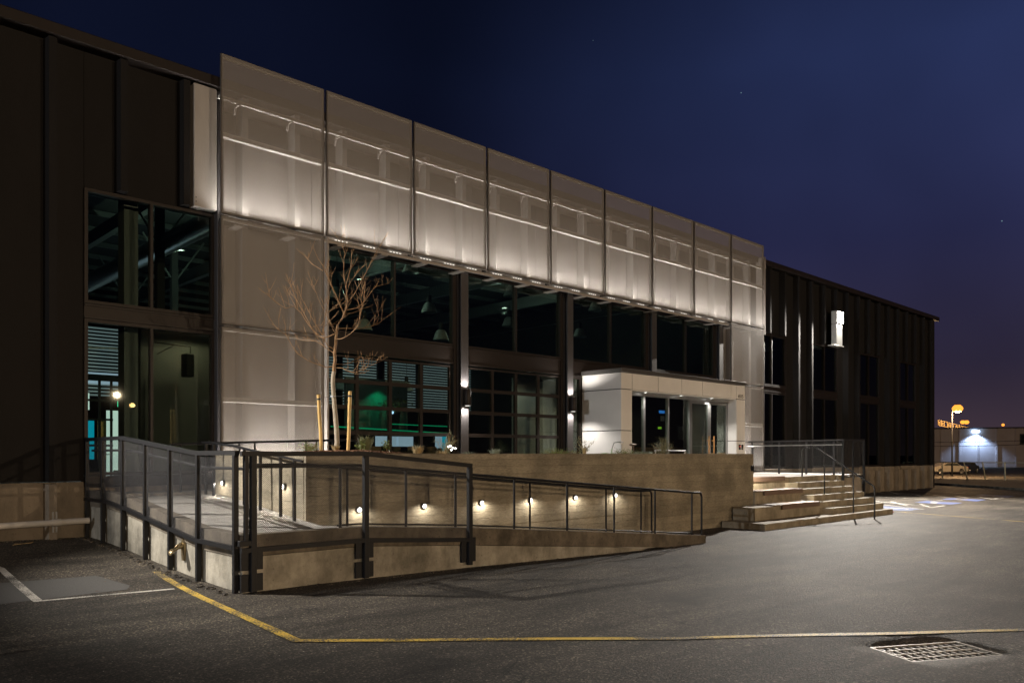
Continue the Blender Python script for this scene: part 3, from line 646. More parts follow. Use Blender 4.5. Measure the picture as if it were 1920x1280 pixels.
obj('screen_rail', MB().box(9.1, -.47, 6.38, 25.6, -.41, 6.44), M['meshframe'], bld)
brk = MB().prism([(-.48, 8.80), (-.24, 8.80), (-.24, 8.64), (-.27, 8.66), (-.30, 8.77), (-.48, 8.775)], 'x', -.02, .02)
brm = None
for k in range(18):
    u = 7.17+1.1655*k
    obj('outrigger_plate', MB().box(u-.09,-.50,6.34,u+.09,-.06,6.365), M['meshframe'], bld)
    for (dz, us) in ((0, True),):
        if not us: continue
        if brm is None: ob = obj('bracket', brk, M['meshframe'], bld, world=False); brm = ob.data
        else: ob = bpy.data.objects.new('bracket', brm); COL.objects.link(ob); ob.parent = bld
        ob.location = (u-16, 0, dz)
obj('end_fin', MB().box(27.98, -.56, 6.3, 28.05, -.2, 9.25), M['meshframe'], bld)
lb = thing('wall_bracket_post', 'pale vertical steel post standing just right of the last screen panel', 'post', (28.3,-.3,6.4)); obj('post', MB().box(28.2,-.36,6.38,28.34,-.26,9.1,.01), M['galv'], lb)

# ------------------------------------------------------------------ linear uplights under each screen panel
def uplight(u, label, z=6.46, v=-.34, power=W_SCREEN, n=3, ln=2.2):
    t = thing('linear_uplight', label, 'light', (u, v, z), 0, 'linear uplights behind the metal screen')
    obj('housing', MB().box(u-ln/2, v-.045, z-.05, u+ln/2, v+.045, z-.004, .005), M['galv'], t)
    for k in range(n):
        x = u-ln/2+ln*(k+.5)/n; obj('lens', MB().box(x-.2, v-.03, z-.003, x+.2, v+.03, z+.002), M['lens_soft'], t)
        for q in (-.12, -.03, .06, .15): obj('led', MB().box(x+q-.028, v-.052, z-.040, x+q+.028, v-.046, z-.018), M['led_soft'], t)
    l = lamp('AREA', 'uplight_beam', (u, v, z+.012), power, (1,.94,.87), t, rot=(math.pi, 0, 0), shape='RECTANGLE', size=ln, size_y=.06); l.data.spread = R(140)
    return t
ORD = ['first', 'second', 'third', 'fourth', 'fifth', 'sixth', 'seventh', 'eighth', 'ninth']
for k in range(9): uplight(6.71+PW*(k+.5), 'linear uplight under the %s tall screen panel from the left' % ORD[k], 6.50, -.42)
uplight(7.9, 'linear uplight at the foot of the left screen bay', 1.16, -.34, W_LOWER*2.2, 2); uplight(26.8, 'linear uplight at the foot of the right screen bay behind the entrance', 1.16, -.34, W_LOWER*2, 2)

# ------------------------------------------------------------------ wall lamps
def sconce(u, label):
    t = thing('column_sconce', label, 'wall lamp', (u,-.23,3.2), 0, 'up and down sconces on the steel columns')
    obj('body', MB().lathe([(0.0,-.21),(.09,-.21),(.095,-.2),(.095,.2),(.09,.21),(0,.21)], (u,-.33,3.2), 18), M['frame'], t, smooth=True)
    obj('lens', MB().lathe([(0,0),(.07,0)], (u,-.33,3.412), 14), M['lens_sconce'], t); obj('lens', MB().lathe([(0,0),(.07,0)], (u,-.33,2.988), 14), M['lens_sconce'], t)
    for s in (1, -1):
        lamp('SPOT', 'beam', (u,-.33,3.2+.23*s), 100, (1,.93,.85), t, rot=(math.pi if s > 0 else 0, 0, 0), spot_size=R(145), spot_blend=.7, shadow_soft_size=.02)
sconce(13.33, 'dark cylinder sconce on the steel column between the two glazed garage doors'); sconce(17.37, 'dark cylinder sconce on the steel column left of the white entrance')

def wallpack(name, label, u, z, power, to, hz=1.25, cone=128, bl=.5):
    t = thing(name, label, 'flood light', (u, 0, z))
    obj('back_box', MB().box(u-.28, -.50, z-hz, u+.28, -.25, z-.32, .02), M['iwhite'], t)
    obj('shelf', MB().box(u-.62, -.56, z-hz-.05, u+.30, -.25, z-hz-.003, .006), M['iwhite'], t)
    h = obj('lamp_head', MB().box(u-.30, -.53, z-.31, u+.30, -.25, z+.26, .03), M['iwhite'], t)
    obj('lens', MB().box(u-.27, -.55, z-.26, u+.27, -.532, z+.22), M['lens_hot'], h)
    p = (u, -.72, z)
    lamp('SPOT', 'flood_beam', p, power, (1,.92,.82), t, rot=aim(p, to), spot_size=R(cone), spot_blend=bl, shadow_soft_size=.035)
    lamp('SPOT', 'flood_spill', (u-.1,-.85,z+.1), power*.014, (1,.95,.86), t, rot=aim((u-.1,-.85,z+.1), (u,-.4,z-1)), spot_size=R(100), spot_blend=1, shadow_soft_size=.1)
    return t
wallpack('wall_flood_light', 'glaring white flood light high on the dark ribbed wall', 34.6, 7.75, W_FLOOD, (26,-12,0))
wallpack('wall_flood_light', 'second flood light on the far left wall, outside the picture', -.6, 5.6, W_LEFT, (13,-10.5,0), .8, 74, .8)

# ------------------------------------------------------------------ entrance portal
pt = thing('entrance_portal', 'white panelled box framing the glass entrance doors', 'entrance', (21,-1,1.05))
PV = -1.54; U0, U1 = 18.07, 24.85; OU0, OU1 = 18.58, 24.30; OZ = 3.60; PZ = 4.10
def slabp(x0, y0, z0, x1, y1, z1): return obj('cladding_panel', MB().box(x0, y0, z0, x1, y1, z1, .004), M['portal'], pt)
g_ = .011
for z0, z1 in ((1.05, 2.43), (2.43, 3.62), (3.62, PZ)):
    slabp(U0, PV+.02, z0+g_, U0+.03, -.06, z1-g_)
    slabp(U0, PV, z0+g_, OU0-g_ if z0 < 3.6 else OU0-g_, PV+.018, z1-g_)
us = [OU0, 19.85, 21.08, 22.24, 23.95, OU1]
for a, b in zip(us[:-1], us[1:]): slabp(a+g_, PV, OZ+.02+g_, b-g_, PV+.018, PZ-g_)
for z0, z1 in ((1.05, 2.20), (2.20, 3.62), (3.62, PZ)): slabp(OU1+g_, PV, z0+g_, U1, PV+.018, z1-g_)
slabp(OU1, PV+.02, 1.05, OU1+.02, -1.2, 2.20-g_); slabp(OU1, PV+.02, 2.20+g_, OU1+.02, -1.2, OZ)
slabp(OU0-.02, PV+.02, 1.05, OU0, -1.2, OZ)
obj('backing', MB().box(U0+.04, PV+.03, OZ+.03, U1-.02, -.06, PZ-.01).box(U0+.04, PV+.03, 1.06, OU0-.03, -.3, OZ+.03).box(OU1+.03, PV+.03, 1.06, U1-.02, -.3, OZ+.03), M['joint'], pt)
obj('soffit', MB().box(OU0, PV+.02, OZ, OU1, -.7, OZ+.025), M['portal'], pt)
obj('roof_flashing', MB().box(U0-.04, PV-.04, PZ, U1+.04, -.05, PZ+.12, .01), M['portal_trim'], pt)
gv = -1.16
gf = MB(); xs = [OU0+.03, 19.62, 20.85, 22.03]
for x in xs: gf.box(x-.03, gv-.05, 1.06, x+.03, gv+.05, OZ-.1)
gf.box(OU0, gv-.052, OZ-.10, OU1, gv+.048, OZ-.002); gf.box(OU0, gv-.052, 1.05, 22.06, gv+.048, 1.12)
obj('glazing_frame', gf, M['galv'], pt)
for a, b in zip(xs[:-1], xs[1:]): obj('pane', MB().box(a+.02, gv-.004, 1.1, b-.02, gv+.004, OZ-.1), M['glass_clear'], pt)
for s, (a, b) in enumerate([(22.08, 23.16), (23.18, 24.27)]):
    mb = MB(); mb.box(a, gv-.045, 1.07, a+.07, gv+.03, 3.48); mb.box(b-.07, gv-.045, 1.07, b, gv+.03, 3.48); mb.box(a+.07, gv-.043, 1.07, b-.07, gv+.028, 1.30); mb.box(a+.07, gv-.043, 3.40, b-.07, gv+.028, 3.48)
    d = obj('glass_door', mb, M['galv'], pt); obj('pane', MB().box(a+.06, gv-.004, 1.28, b-.06, gv+.004, 3.42), M['glass_clear'], d)
    hx = b-.14 if s == 0 else a+.14
    hb = MB().tube([(hx, gv-.12, 1.35), (hx, gv-.12, 2.35)], .022, 10); hb.tube([(hx, gv-.12, 1.5), (hx, gv-.03, 1.5)], .01, 6); hb.tube([(hx, gv-.12, 2.2), (hx, gv-.03, 2.2)], .01, 6); obj('handle', hb, M['wood'], d, smooth=True)
# address numbers, card readers
def textmesh(s, size, ext=.004):
    c = bpy.data.curves.new('txt', 'FONT'); c.body = s; c.size = size; c.extrude = ext; c.align_x = 'CENTER'; c.align_y = 'CENTER'
    o = bpy.data.objects.new('txt', c); COL.objects.link(o); dg = bpy.context.evaluated_depsgraph_get(); me = bpy.data.meshes.new_from_object(o.evaluated_get(dg)); bpy.data.objects.remove(o); return me
me = textmesh('6515', .17); me.materials.append(M['joint']); o = bpy.data.objects.new('address_number', me); COL.objects.link(o); o.parent = pt; o.location = (24.57-21, PV-.006+1, 3.72-1.05); o.rotation_euler = (R(90), 0, 0)
cr_ = thing('card_reader', 'black card reader with a red indicator on the white entrance jamb, the left of two', 'card reader', (24.48, PV, 1.98)); obj('body', MB().box(24.44, PV-.03, 1.90, 24.53, PV-.001, 2.08, .008), M['black'], cr_); obj('indicator', MB().box(24.47, PV-.034, 2.0, 24.50, PV-.0305, 2.03), M['redled'], cr_)
cr_ = thing('intercom', 'small dark intercom plate on the white entrance jamb, the right of two', 'intercom', (24.66, PV, 1.98)); obj('body', MB().box(24.62, PV-.025, 1.90, 24.70, PV-.001, 2.08, .008), M['black'], cr_); obj('button', MB().box(24.645, PV-.03, 1.94, 24.675, PV-.0255, 1.97), M['galv'], cr_)
for k, u in enumerate((19.45, 21.30, 23.05)):
    t = thing('recessed_downlight', ['recessed downlight in the entrance soffit above the left pane', 'recessed downlight in the middle of the entrance soffit', 'recessed downlight in the entrance soffit above the glass doors'][k], 'downlight', (u,-1.36,OZ), 0, 'downlights in the entrance soffit')
    obj('trim_ring', MB().lathe([(.085,-.001),(.085,-.012),(.06,-.012),(.06,-.001)], (u,-1.36,OZ), 18), M['iwhite'], t); obj('lens', MB().lathe([(0,-.006),(.062,-.006)], (u,-1.36,OZ), 16), M['lens'], t)
    lamp('SPOT', 'downlight_beam', (u,-1.36,OZ-.03), 200, (1,.93,.84), t, rot=(0,0,0), spot_size=R(125), spot_blend=.7, shadow_soft_size=.05)

# ------------------------------------------------------------------ terrace, ramp, planter, stairs
TZ = 1.05
tr = MB(); tr.box(4.72, -1.02, .4, 28.4, -.26, TZ-.001); obj('terrace_paving', tr, M['floor'], kind='structure')
us = frange(9.4, 28.3, 1.5)
for u in us:
    o = obj('terrace_slab', MB().box(u+.004, -2.76, .6, min(u+1.5, 28.4)-.004, -1.03, TZ), M['floor']); o['kind'] = 'structure'
for u in frange(20.1, 28.2, 1.65):
    o = obj('terrace_slab', MB().box(u+.004, -3.96, .6, min(u+1.65, 28.4)-.004, -2.77, TZ), M['floor']); o['kind'] = 'structure'
obj('terrace_edge_wall', MB().box(26.52, -4.05, -.3, 28.4, -3.97, TZ-.002), M['stair'], kind='structure'); obj('terrace_edge_wall', MB().box(28.402, -4.05, -.3, 28.5, -.02, TZ-.002), M['stair'], kind='structure')

ramp = thing('access_ramp', 'concrete access ramp running up from the lot and turning beside the left wall', 'ramp', (4.6,-6.2,0))
def curb(v):
    P = [(-6.33,.73),(-5.0,.74),(-4.25,.82),(-3.27,.92),(-2.25,1.03),(-1.3,1.10),(0,1.10)]
    for (a, x), (b, y) in zip(P[:-1], P[1:]):
        if v <= b: return x+(y-x)*(v-a)/(b-a)
    return 1.10
def ftop(u):
    if u < 6.25: return .73
    return .73 - (u-6.25)*.0705 if u < 8.24 else max(0, .59-(u-8.24)*.0880)
vs_ = [-6.12+ (6.1/12)*k for k in range(13)]
lower = MB(); lower.prism([(-6.30,-.35),(-.02,-.35)] + [(v, curb(v)-.30) for v in reversed([-6.30,-5.0,-4.25,-3.27,-2.25,-1.3,-.02])], 'x', 4.50, 4.70)
# split into the panels seen between the posts
for k in range(6):
    a = -6.28+1.045*k; b = a+1.035; mb = MB(); mb.prism([(a,-.35),(b,-.35),(b,curb(b)-.295),((a+b)/2,curb((a+b)/2)-.295),(a,curb(a)-.295)], 'x', 4.50, 4.70); obj('wall_section', mb, M['concrete'], ramp)
sl = MB(); sl.prism([(v, curb(v)-.288) for v in (-6.30,-5.0,-4.25,-3.27,-2.25,-1.3,-.02)] + [(v, curb(v)) for v in reversed((-6.30,-5.0,-4.25,-3.27,-2.25,-1.3,-.02))], 'x', 4.485, 4.66); obj('slab_edge', sl, M['slab'], ramp)
UF = [4.49, 6.25, 8.24, 10.5, 12.8, 14.95]
sl = MB(); sl.prism([(u, max(ftop(u)-.27, -.4)) for u in UF] + [(u, ftop(u)) for u in reversed(UF)], 'y', -6.335, -6.15); obj('slab_edge', sl, M['slab'], ramp)
lw = MB(); lw.prism([(4.495,-.4),(14.9,-.4),(12.0, ftop(12.0)-.28),(8.24, ftop(8.24)-.28),(6.25,.45),(4.495,.45)], 'y', -6.32, -6.16); obj('front_wall', lw, M['concrete'], ramp)
# floors: landing, side run in bays, front run in bays
fz = lambda v: curb(v)-.10
for a, b in zip([-6.14,-5.2,-4.25,-3.3,-2.3,-1.35], [-5.2,-4.25,-3.3,-2.3,-1.35,-1.03]):
    mb = MB(); mb.prism([(a+.006, .2),(b-.006,.2),(b-.006,fz(b)),(a+.006,fz(a))], 'x', 4.665, 6.37); obj('floor_bay', mb, M['floor'], ramp)
fs = [6.38, 7.6, 9.1, 10.6, 12.1, 13.6, 14.94]
for a, b in zip(fs[:-1], fs[1:]):
    mb = MB(); mb.prism([(a+.005,-.4),(b-.005,-.4),(b-.005,ftop(b)-.09 if b < 14 else -.16),(a+.005,ftop(a)-.09)], 'y', -6.145, -4.57); obj('floor_bay', mb, M['floor'], ramp)

# planter wall: every board imprint has its own set-back
pl = thing('planter_wall', 'long board-formed concrete planter wall with small lights, level with the eye', 'wall', (6.4,-4.5,0))
tones = []
def boards(mb, horiz, c, a, b, z0, z1, face):
    z = z0
    while z < z1-.01:
        h = min(random.uniform(.125, .15), z1-z)
        if z1-z-h < .05: h = z1-z
        x = a
        while x < b-.01:
            w = min(random.uniform(1.2, 3.4), b-x)
            if b-x-w < .5: w = b-x
            o = random.uniform(-.0045, .0045); tn = random.uniform(.84, 1.10); n0 = len(mb.f)
            if horiz: mb.box(x+.0015, c-o, z+.0012, x+w-.0015, c+.06, z+h-.0012, .0015)
            else: mb.box(c-o, x+.0025, z+.002, c+.06, x+w-.0025, z+h-.002, .003)
            tones.extend([tn]*(len(mb.f)-n0)); x += w
        z += h
def toned(name, mb, parent):
    global tones
    me = mesh_of(mb, name, parent.location); me.materials.append(M['board'])
    at = me.color_attributes.new('tone', 'FLOAT_COLOR', 'CORNER'); k = 0; buf = []
    for p, t in zip(me.polygons, tones): buf += [t, t*.99, t*.97, 1]*p.loop_total
    at.data.foreach_set('color', buf); o = bpy.data.objects.new(name, me); COL.objects.link(o); o.parent = parent; tones = []; return o
mb = MB(); boards(mb, True, -4.55, 6.37, 20.10, -.32, 1.745, -1); toned('front_face', mb, pl)
mb = MB(); boards(mb, False, 6.37, -4.48, -1.08, .3, 1.745, -1); toned('left_face', mb, pl)
mb = MB(); n0 = len(mb.f); mb.box(6.43, -4.49, -.3, 20.03, -4.30, 1.74); mb.box(6.43, -4.29, .2, 6.62, -1.09, 1.74); mb.box(19.9,-4.29,.2,20.09,-2.80,1.74); mb.box(9.35,-2.98,.2,19.9,-2.79,1.60); mb.box(6.63,-1.29,.2,9.35,-1.09,1.60); mb.box(9.16,-2.78,.2,9.35,-1.3,1.60); mb.box(6.375,-4.545,1.7455,20.095,-4.30,1.762,.004); mb.box(6.375,-4.295,1.7455,6.62,-1.085,1.762,.004); mb.box(20.032,-4.54,-.3,20.09,-4.30,1.74)
tones = [.95]*len(mb.f); toned('core', mb, pl)
soil = MB(); nx, ny = 70, 16
def sz(u, v): return 1.69 + .14*math.exp(-((u-7.6)**2/1.3+(v+3.6)**2/.8)) + .03*math.sin(u*2.3)*math.sin(v*3.1)
for i in range(nx+1):
    for j in range(ny+1):
        u = 6.6+13.3*i/nx; v = -4.31+3.2*j/ny
        soil.v.append((u, v, sz(u, v)+random.uniform(-.012,.012)))
for i in range(nx):
    for j in range(ny):
        u = 6.6+13.3*(i+.5)/nx; v = -4.31+3.2*(j+.5)/ny
        if u > 9.2 and v > -2.9: continue
        q = i*(ny+1)+j; soil.f.append((q, q+ny+1, q+ny+2, q+1))
obj('mulch_bed', soil, M['mulch'], fixn=False)['kind'] = 'structure'
ch = MB()
for k in range(900):
    u = random.gauss(7.9, .8) if k < 600 else random.uniform(6.7, 19.8); v = random.uniform(-4.28, -3.3)
    if not 6.65 < u < 19.8: continue
    c = Vector((u, v, sz(u, v)+.012)); a = random.random()*6.28; d = Vector((math.cos(a), math.sin(a), random.uniform(-.4,.4)))*random.uniform(.015,.045); e_ = Vector((-d.y, d.x, random.uniform(-.01,.02)))*.4
    ch.add([c-d-e_, c+d-e_, c+d+e_, c-d+e_, c+Vector((0,0,.012))], [(0,1,4),(1,2,4),(2,3,4),(3,0,4)])
obj('mulch_chips', ch, M['chip'])['kind'] = 'stuff'

# wall step lights
def steplight(p, face, label, power):
    t = thing('step_light', label, 'step light', p, 0, 'small round step lights in the planter wall')
    n = {'v': Vector((0,-1,0)), 'u': Vector((-1,0,0)), 'r': Vector((1,0,0))}[face]; P = Vector(p)
    def disc(r, d0, d1):
        mb = MB(); mb.tube([P+n*d0, P+n*d1], r, 14); return mb
    obj('housing', disc(.055, -.01, .03), M['bolt'], t); obj('visor', MB().box(P.x-(.05 if face == 'v' else 0)+min(0,n.x*.06), P.y-(.05 if face != 'v' else 0)+min(0,n.y*.06), P.z+.045, P.x+(.05 if face == 'v' else 0)+max(0,n.x*.06), P.y+(.05 if face != 'v' else 0)+max(0,n.y*.06), P.z+.055), M['bolt'], t)
    obj('lens', disc(.036, .031, .034), M['lens'], t)
    q = P+n*.15
    lamp('SPOT', 'step_beam', q, power, (1,.90,.76), t, rot=aim(q, q-n*.25+Vector((0,0,-.8))), spot_size=R(175), spot_blend=.5, shadow_soft_size=.008)
fl = [7.34, 8.69, 10.05, 11.36, 12.71, 14.05]
fn = ['first of six, behind the middle guard post', 'second of six, inside the sloping guard bay', 'third of six, just right of the guard end', 'fourth of six', 'fifth of six', 'last of six, beside the inner handrail end']
for u, s in zip(fl, fn): steplight((u,-4.56,.83), 'v', 'step light low on the planter front, '+s, 10)
steplight((6.36,-3.87,1.22), 'u', 'step light on the left planter face nearest its front corner', 12); steplight((6.36,-1.55,1.22), 'u', 'step light on the left planter face nearest the building', 12)
sl_ = thing('stair_wall_light', 'black square light box on the end of the planter wall lighting the steps', 'wall light', (20.1,-4.45,1.36))
obj('box', MB().box(19.93,-4.60,1.28,20.06,-4.575,1.44,.005).box(20.105,-4.5,1.28,20.16,-4.36,1.44,.005), M['black'], sl_); obj('lens', MB().box(20.161,-4.48,1.30,20.165,-4.38,1.37), M['lens'], sl_)
p = (20.2,-4.43,1.36); lamp('SPOT', 'stair_beam', p, 480, (1,.88,.68), sl_, rot=aim(p, (24.2,-4.9,.45)), spot_size=R(95), spot_blend=.75, shadow_soft_size=.04)

# stairs
stt = thing('entrance_stairs', 'broad concrete entrance stairs with seat-height tiers on the left', 'stairs', (23,-5,0))
RS = 26.5
def tread(name, u0, v0, z, v1, z0=-.4, c=.008): return obj(name, MB().box(u0, v0, z0, RS, v1, z, c), M['stair'], stt)
tread('tier', 18.40, -5.84, 0.0, -4.60, -.45, .012)
obj('tier', MB().box(18.95, -5.25, 0.002, RS, -4.59, .35, .008), M['stair'], stt)
obj('tier', MB().box(20.10, -4.60, .0, RS, -3.98, .70, .008), M['stair'], stt)
obj('tier', MB().box(20.10, -3.975, .0, RS, -3.90, TZ+.001, .004), M['stair'], stt)
def small(u0, v0, v1, z0, z1):
    mb = MB(); mb.prism([(u0, v0), (RS-.01, v0), (RS-.01, v1), (u0-.22, v1)], 'z', z0, z1); obj('step', mb, M['stair'], stt)
small(22.85, -5.55, -5.252, .002, .175); small(22.95, -4.93, -4.602, .352, .525); small(23.2, -4.28, -3.98, .702, .875)
for a, b, v0, v1, z in [(19.95, 22.5, -5.30, -4.72, .352), (20.15, 22.75, -4.66, -4.05, .702), (20.15, 22.9, -4.02, -3.6, 1.052)]:
    n = 5; d = (v1-v0)/n
    fc = obj('bench_fascia', MB().box(a+.35, v0-.012, z-.105, b, v0+.02, z+.028), M['bench'], stt)
    for k in range(n): obj('bench_slat', MB().box(a, v0+d*k+.022*(k == 0), z+.001, b+.02, v0+d*(k+1)-.012, z+.03, .004), M['bench'], stt)
# ------------------------------------------------------------------ railings
def rail_thing(name, label, loc): return thing(name, label, 'railing', loc)
# side guard
rg = rail_thing('side_guard_railing', 'dark guard railing with perforated infill along the left side of the ramp', (4.43,-3,0))
X = 4.44
PV_ = [-6.24, -5.09, -4.09, -3.09, -2.07, -1.05, -.15]
def topz(v):
    if v < -5.0: return 1.765
    if v > -2.05: return 2.015
    return 1.765+(v+5.0)/2.95*.25
for v in PV_:
    p = obj('post', MB().box(X-.032, v-.032, gz(4.4, v)-.0, X+.032, v+.032, topz(v)-.03, .004), M['black'], rg)
    for z in (curb(v)-.36, curb(v)-.62):
        if z-.1 < gz(4.4, v)+.03: z = gz(4.4, v)+.14
        obj('fixing_plate', MB().box(X+.034, v-.012, z-.10, 4.484, v+.07, z+.10), M['black'], p)
        mb = MB()
        for dz in (-.05, .05): mb.tube([(X+.03, v+.052, z+dz), (X+.0, v+.052, z+dz)], .014, 6)
        obj('bolt', mb, M['bolt'], p)
pts = [-6.29,-5.0,-4.0,-3.0,-2.05,-1.0,-.05]
obj('top_rail', MB().sq([(X, v, topz(v)) for v in pts], .06), M['black'], rg); obj('bottom_rail', MB().sq([(X-.004, v, curb(v)-.165) for v in (-6.2,-5.0,-4.25,-3.27,-2.25,-1.3,-.05)], .055), M['black'], rg)
for a, b in zip(PV_[:-1], PV_[1:]):
    a_, b_ = a+.034, b-.034; nn = 5; mb = MB()
    for k in range(nn):
        p, q = a_+(b_-a_)*k/nn, a_+(b_-a_)*(k+1)/nn
        mb.quad((X, p, curb(p)-.14), (X, q, curb(q)-.14), (X, q, topz(q)-.028), (X, p, topz(p)-.028))
    obj('perforated_infill', mb, M['guard'], rg)
# inside handrail of the side run
pth = [(4.56, v, topz(v)-.20) for v in pts[::-1]]
obj('handrail', MB().tube(pth, .021, 8), M['black'], rg, smooth=True)
for v in PV_[1:-1]: obj('handrail_bracket', MB().tube([(X+.03, v, topz(v)-.27), (4.56, v, topz(v)-.27), (4.56, v, topz(v)-.21)], .009, 6), M['black'], rg)
# front guard (two bays)
fg = rail_thing('front_guard_railing', 'two-bay dark guard railing with perforated infill at the front ramp corner', (4.6,-6.39,0))
Y = -6.395
tz2 = lambda u: 1.755 if u < 6.25 else 1.755-(u-6.25)*.094
for u in (4.60, 6.27, 8.19):
    z0 = {4.60: .0, 6.27: .0, 8.19: -.0}[u]+.015
    p = obj('post', MB().box(u-.037, Y-.037, z0, u+.037, Y+.037, tz2(u)-.03, .004), M['black'], fg)
    for z in ((.40, .13) if u < 8 else (.25,)):
        hh = .11 if u < 8 else .19
        for s in (-1, 1):
            pp = obj('fixing_plate', MB().box(u+s*.04, Y+.02, z-hh, u+s*.145, Y+.056, z+hh), M['black'], p)
obj('post', MB().box(4.50, Y+.01, .62, 4.55, Y+.06, 1.73), M['black'], fg)
us_ = [4.44, 6.25, 8.225]
obj('top_rail', MB().sq([(u, Y, tz2(u)) for u in us_], .062), M['black'], fg); obj('bottom_rail', MB().sq([(u, Y, (ftop(u) if u > 4.5 else .73)-.185) for u in us_], .06), M['black'], fg)
obj('corner_link', MB().box(4.41, Y-.03, .60, 4.64, Y+.03, .67, .004), M['black'], fg)
for a, b in ((4.64, 6.23), (6.31, 8.15)):
    mb = MB(); mb.quad((a, Y, ftop(a)-.16), (b, Y, ftop(b)-.16), (b, Y, tz2(b)-.03), (a, Y, tz2(a)-.03)); obj('perforated_infill', mb, M['guard'], fg)
def hz(u):
    if u < 6.25: return 1.59
    return 1.59-(u-6.25)*.0795
def pipe_rail(name, label, v, ends, posts, post_z, bottom=True, curve_end=True):
    t = rail_thing(name, label, (ends[0], v, 0)); a, b = ends
    path = [(a, v, hz(a)), (6.25, v, hz(6.25)), (b-.35, v, hz(b-.35)), (b-.10, v, hz(b-.35)), (b-.03, v, hz(b-.35)-.03), (b, v, hz(b-.35)-.10), (b, v, post_z(b))]
    path = [p for i, p in enumerate(path) if i == 0 or p[0] >= a+.01]
    obj('handrail', MB().tube(path, .023, 10), M['black'], t, smooth=True)
    for u in posts: obj('post', MB().tube([(u, v, post_z(u)), (u, v, hz(u)-.01)], .021, 8), M['black'], t, smooth=True)
    if bottom: obj('bottom_rail', MB().tube([(u, v, post_z(u)+.035) for u in (5.9, 6.25, 8.24, posts[-1])], .014, 8), M['black'], t, smooth=True)
    return t
pipe_rail('front_ramp_handrail', 'long sloping pipe handrail along the outer edge of the ramp', -6.25, (4.6, 14.92), (5.95, 7.07, 8.02, 9.3, 10.61, 11.94, 13.24, 14.55), lambda u: ftop(min(u, 14.9))+.0)
t = pipe_rail('inner_ramp_handrail', 'inner pipe handrail standing beside the lit front face of the planter wall', -4.72, (5.3, 15.2), (7.02, 9.3, 11.2, 12.3, 13.55, 14.8), lambda u: ftop(min(u, 14.9))-.09, bottom=False)
t = rail_thing('planter_side_handrail', 'inner pipe handrail rising beside the left face of the planter', (6.2,-3,0))
iz = lambda v: curb(v)+.87
obj('handrail', MB().tube([(6.2, v, iz(v)) for v in (-4.75,-4.2,-3.3,-2.3,-1.3,-.95)], .021, 8), M['black'], t, smooth=True)
for v in (-4.5,-4.05,-3.35,-2.75,-1.5,-1.15): obj('post', MB().box(6.18, v-.022, curb(v)-.10, 6.22, v+.022, iz(v)), M['black'], t)
t = rail_thing('rear_handrail', 'dark pipe handrail behind the planter rising toward the tree and ending in a bend', (7.5,-1,0))
rz = lambda u: 1.93+(u-5.6)*.034
obj('handrail', MB().tube([(5.62,-.98,rz(5.62)), (9.45,-.98,rz(9.45)), (9.58,-.98,rz(9.45)-.03), (9.65,-.98,rz(9.45)-.12), (9.65,-.98,1.05)], .024, 10), M['black'], t, smooth=True)
for u in (5.80, 6.93, 7.25, 8.38, 8.62, 9.0): obj('post', MB().tube([(u,-.98,TZ-.02), (u,-.98,rz(u))], .020, 8), M['black'], t, smooth=True)
# stair handrail
t = rail_thing('stair_handrail', 'round steel handrail stepping down the entrance stairs on four posts', (23.9,-5,0)); U = 23.9
gz0 = gz(U, -6.3)
obj('handrail', MB().tube([(U,-6.31,gz0), (U,-6.31,.72), (U,-6.29,.80), (U,-6.23,.85), (U,-4.50,1.965), (U,-4.42,2.0), (U,-4.34,2.0)], .025, 10), M['black'], t, smooth=True)
obj('handrail', MB().tube([(U,-4.34,1.93),(U,-4.2,1.945),(U,-4.13,1.93),(U,-4.08,1.86),(U,-4.08,TZ)], .025, 10), M['black'], t, smooth=True)
for v, z in ((-5.69,.0),(-4.80,.526)): obj('post', MB().tube([(U, v, z), (U, v, .85+(v+6.23)*.6445)], .022, 8), M['black'], t, smooth=True)
# landing guard
t = rail_thing('landing_guard_railing', 'steel guard railing with perforated infill around the right side of the landing', (26.7,-3,1.05))
GU, GV = 26.75, -4.12
obj('top_rail', MB().sq([(GU,-.3,2.20), (GU,GV,2.23)], .05), M['bolt'], t); obj('top_rail', MB().sq([(GU,GV,2.23), (28.45,GV,2.25)], .05), M['bolt'], t)
obj('handrail', MB().tube([(GU-.08,-.3,2.05), (GU-.08,GV,2.07)], .02, 8), M['galv'], t, smooth=True); obj('bottom_rail', MB().sq([(GU,-.3,1.12), (GU,GV,1.12)], .04), M['bolt'], t); obj('bottom_rail', MB().sq([(GU,GV,.98), (28.45,GV,.98)], .04), M['bolt'], t)
for v in (-.75,-1.80,-2.82,-3.80): obj('post', MB().box(GU-.022, v-.03, TZ, GU+.022, v+.03, 2.18), M['bolt'], t)
for u in (GU, 28.42): obj('post', MB().box(u-.035, GV-.035, .35, u+.035, GV+.035, 2.21), M['black'], t)
obj('post', MB().box(27.5, GV-.025, 1.0, 27.55, GV+.025, 2.21), M['black'], t)
mb = MB(); mb.quad((GU,-.3,1.12),(GU,GV,1.12),(GU,GV,2.18),(GU,-.3,2.18)); obj('perforated_infill', mb, M['guard'], t)
mb = MB(); mb.quad((GU,GV,.98),(28.42,GV,.98),(28.42,GV,2.22),(GU,GV,2.22)); obj('perforated_infill', mb, M['guard'], t)

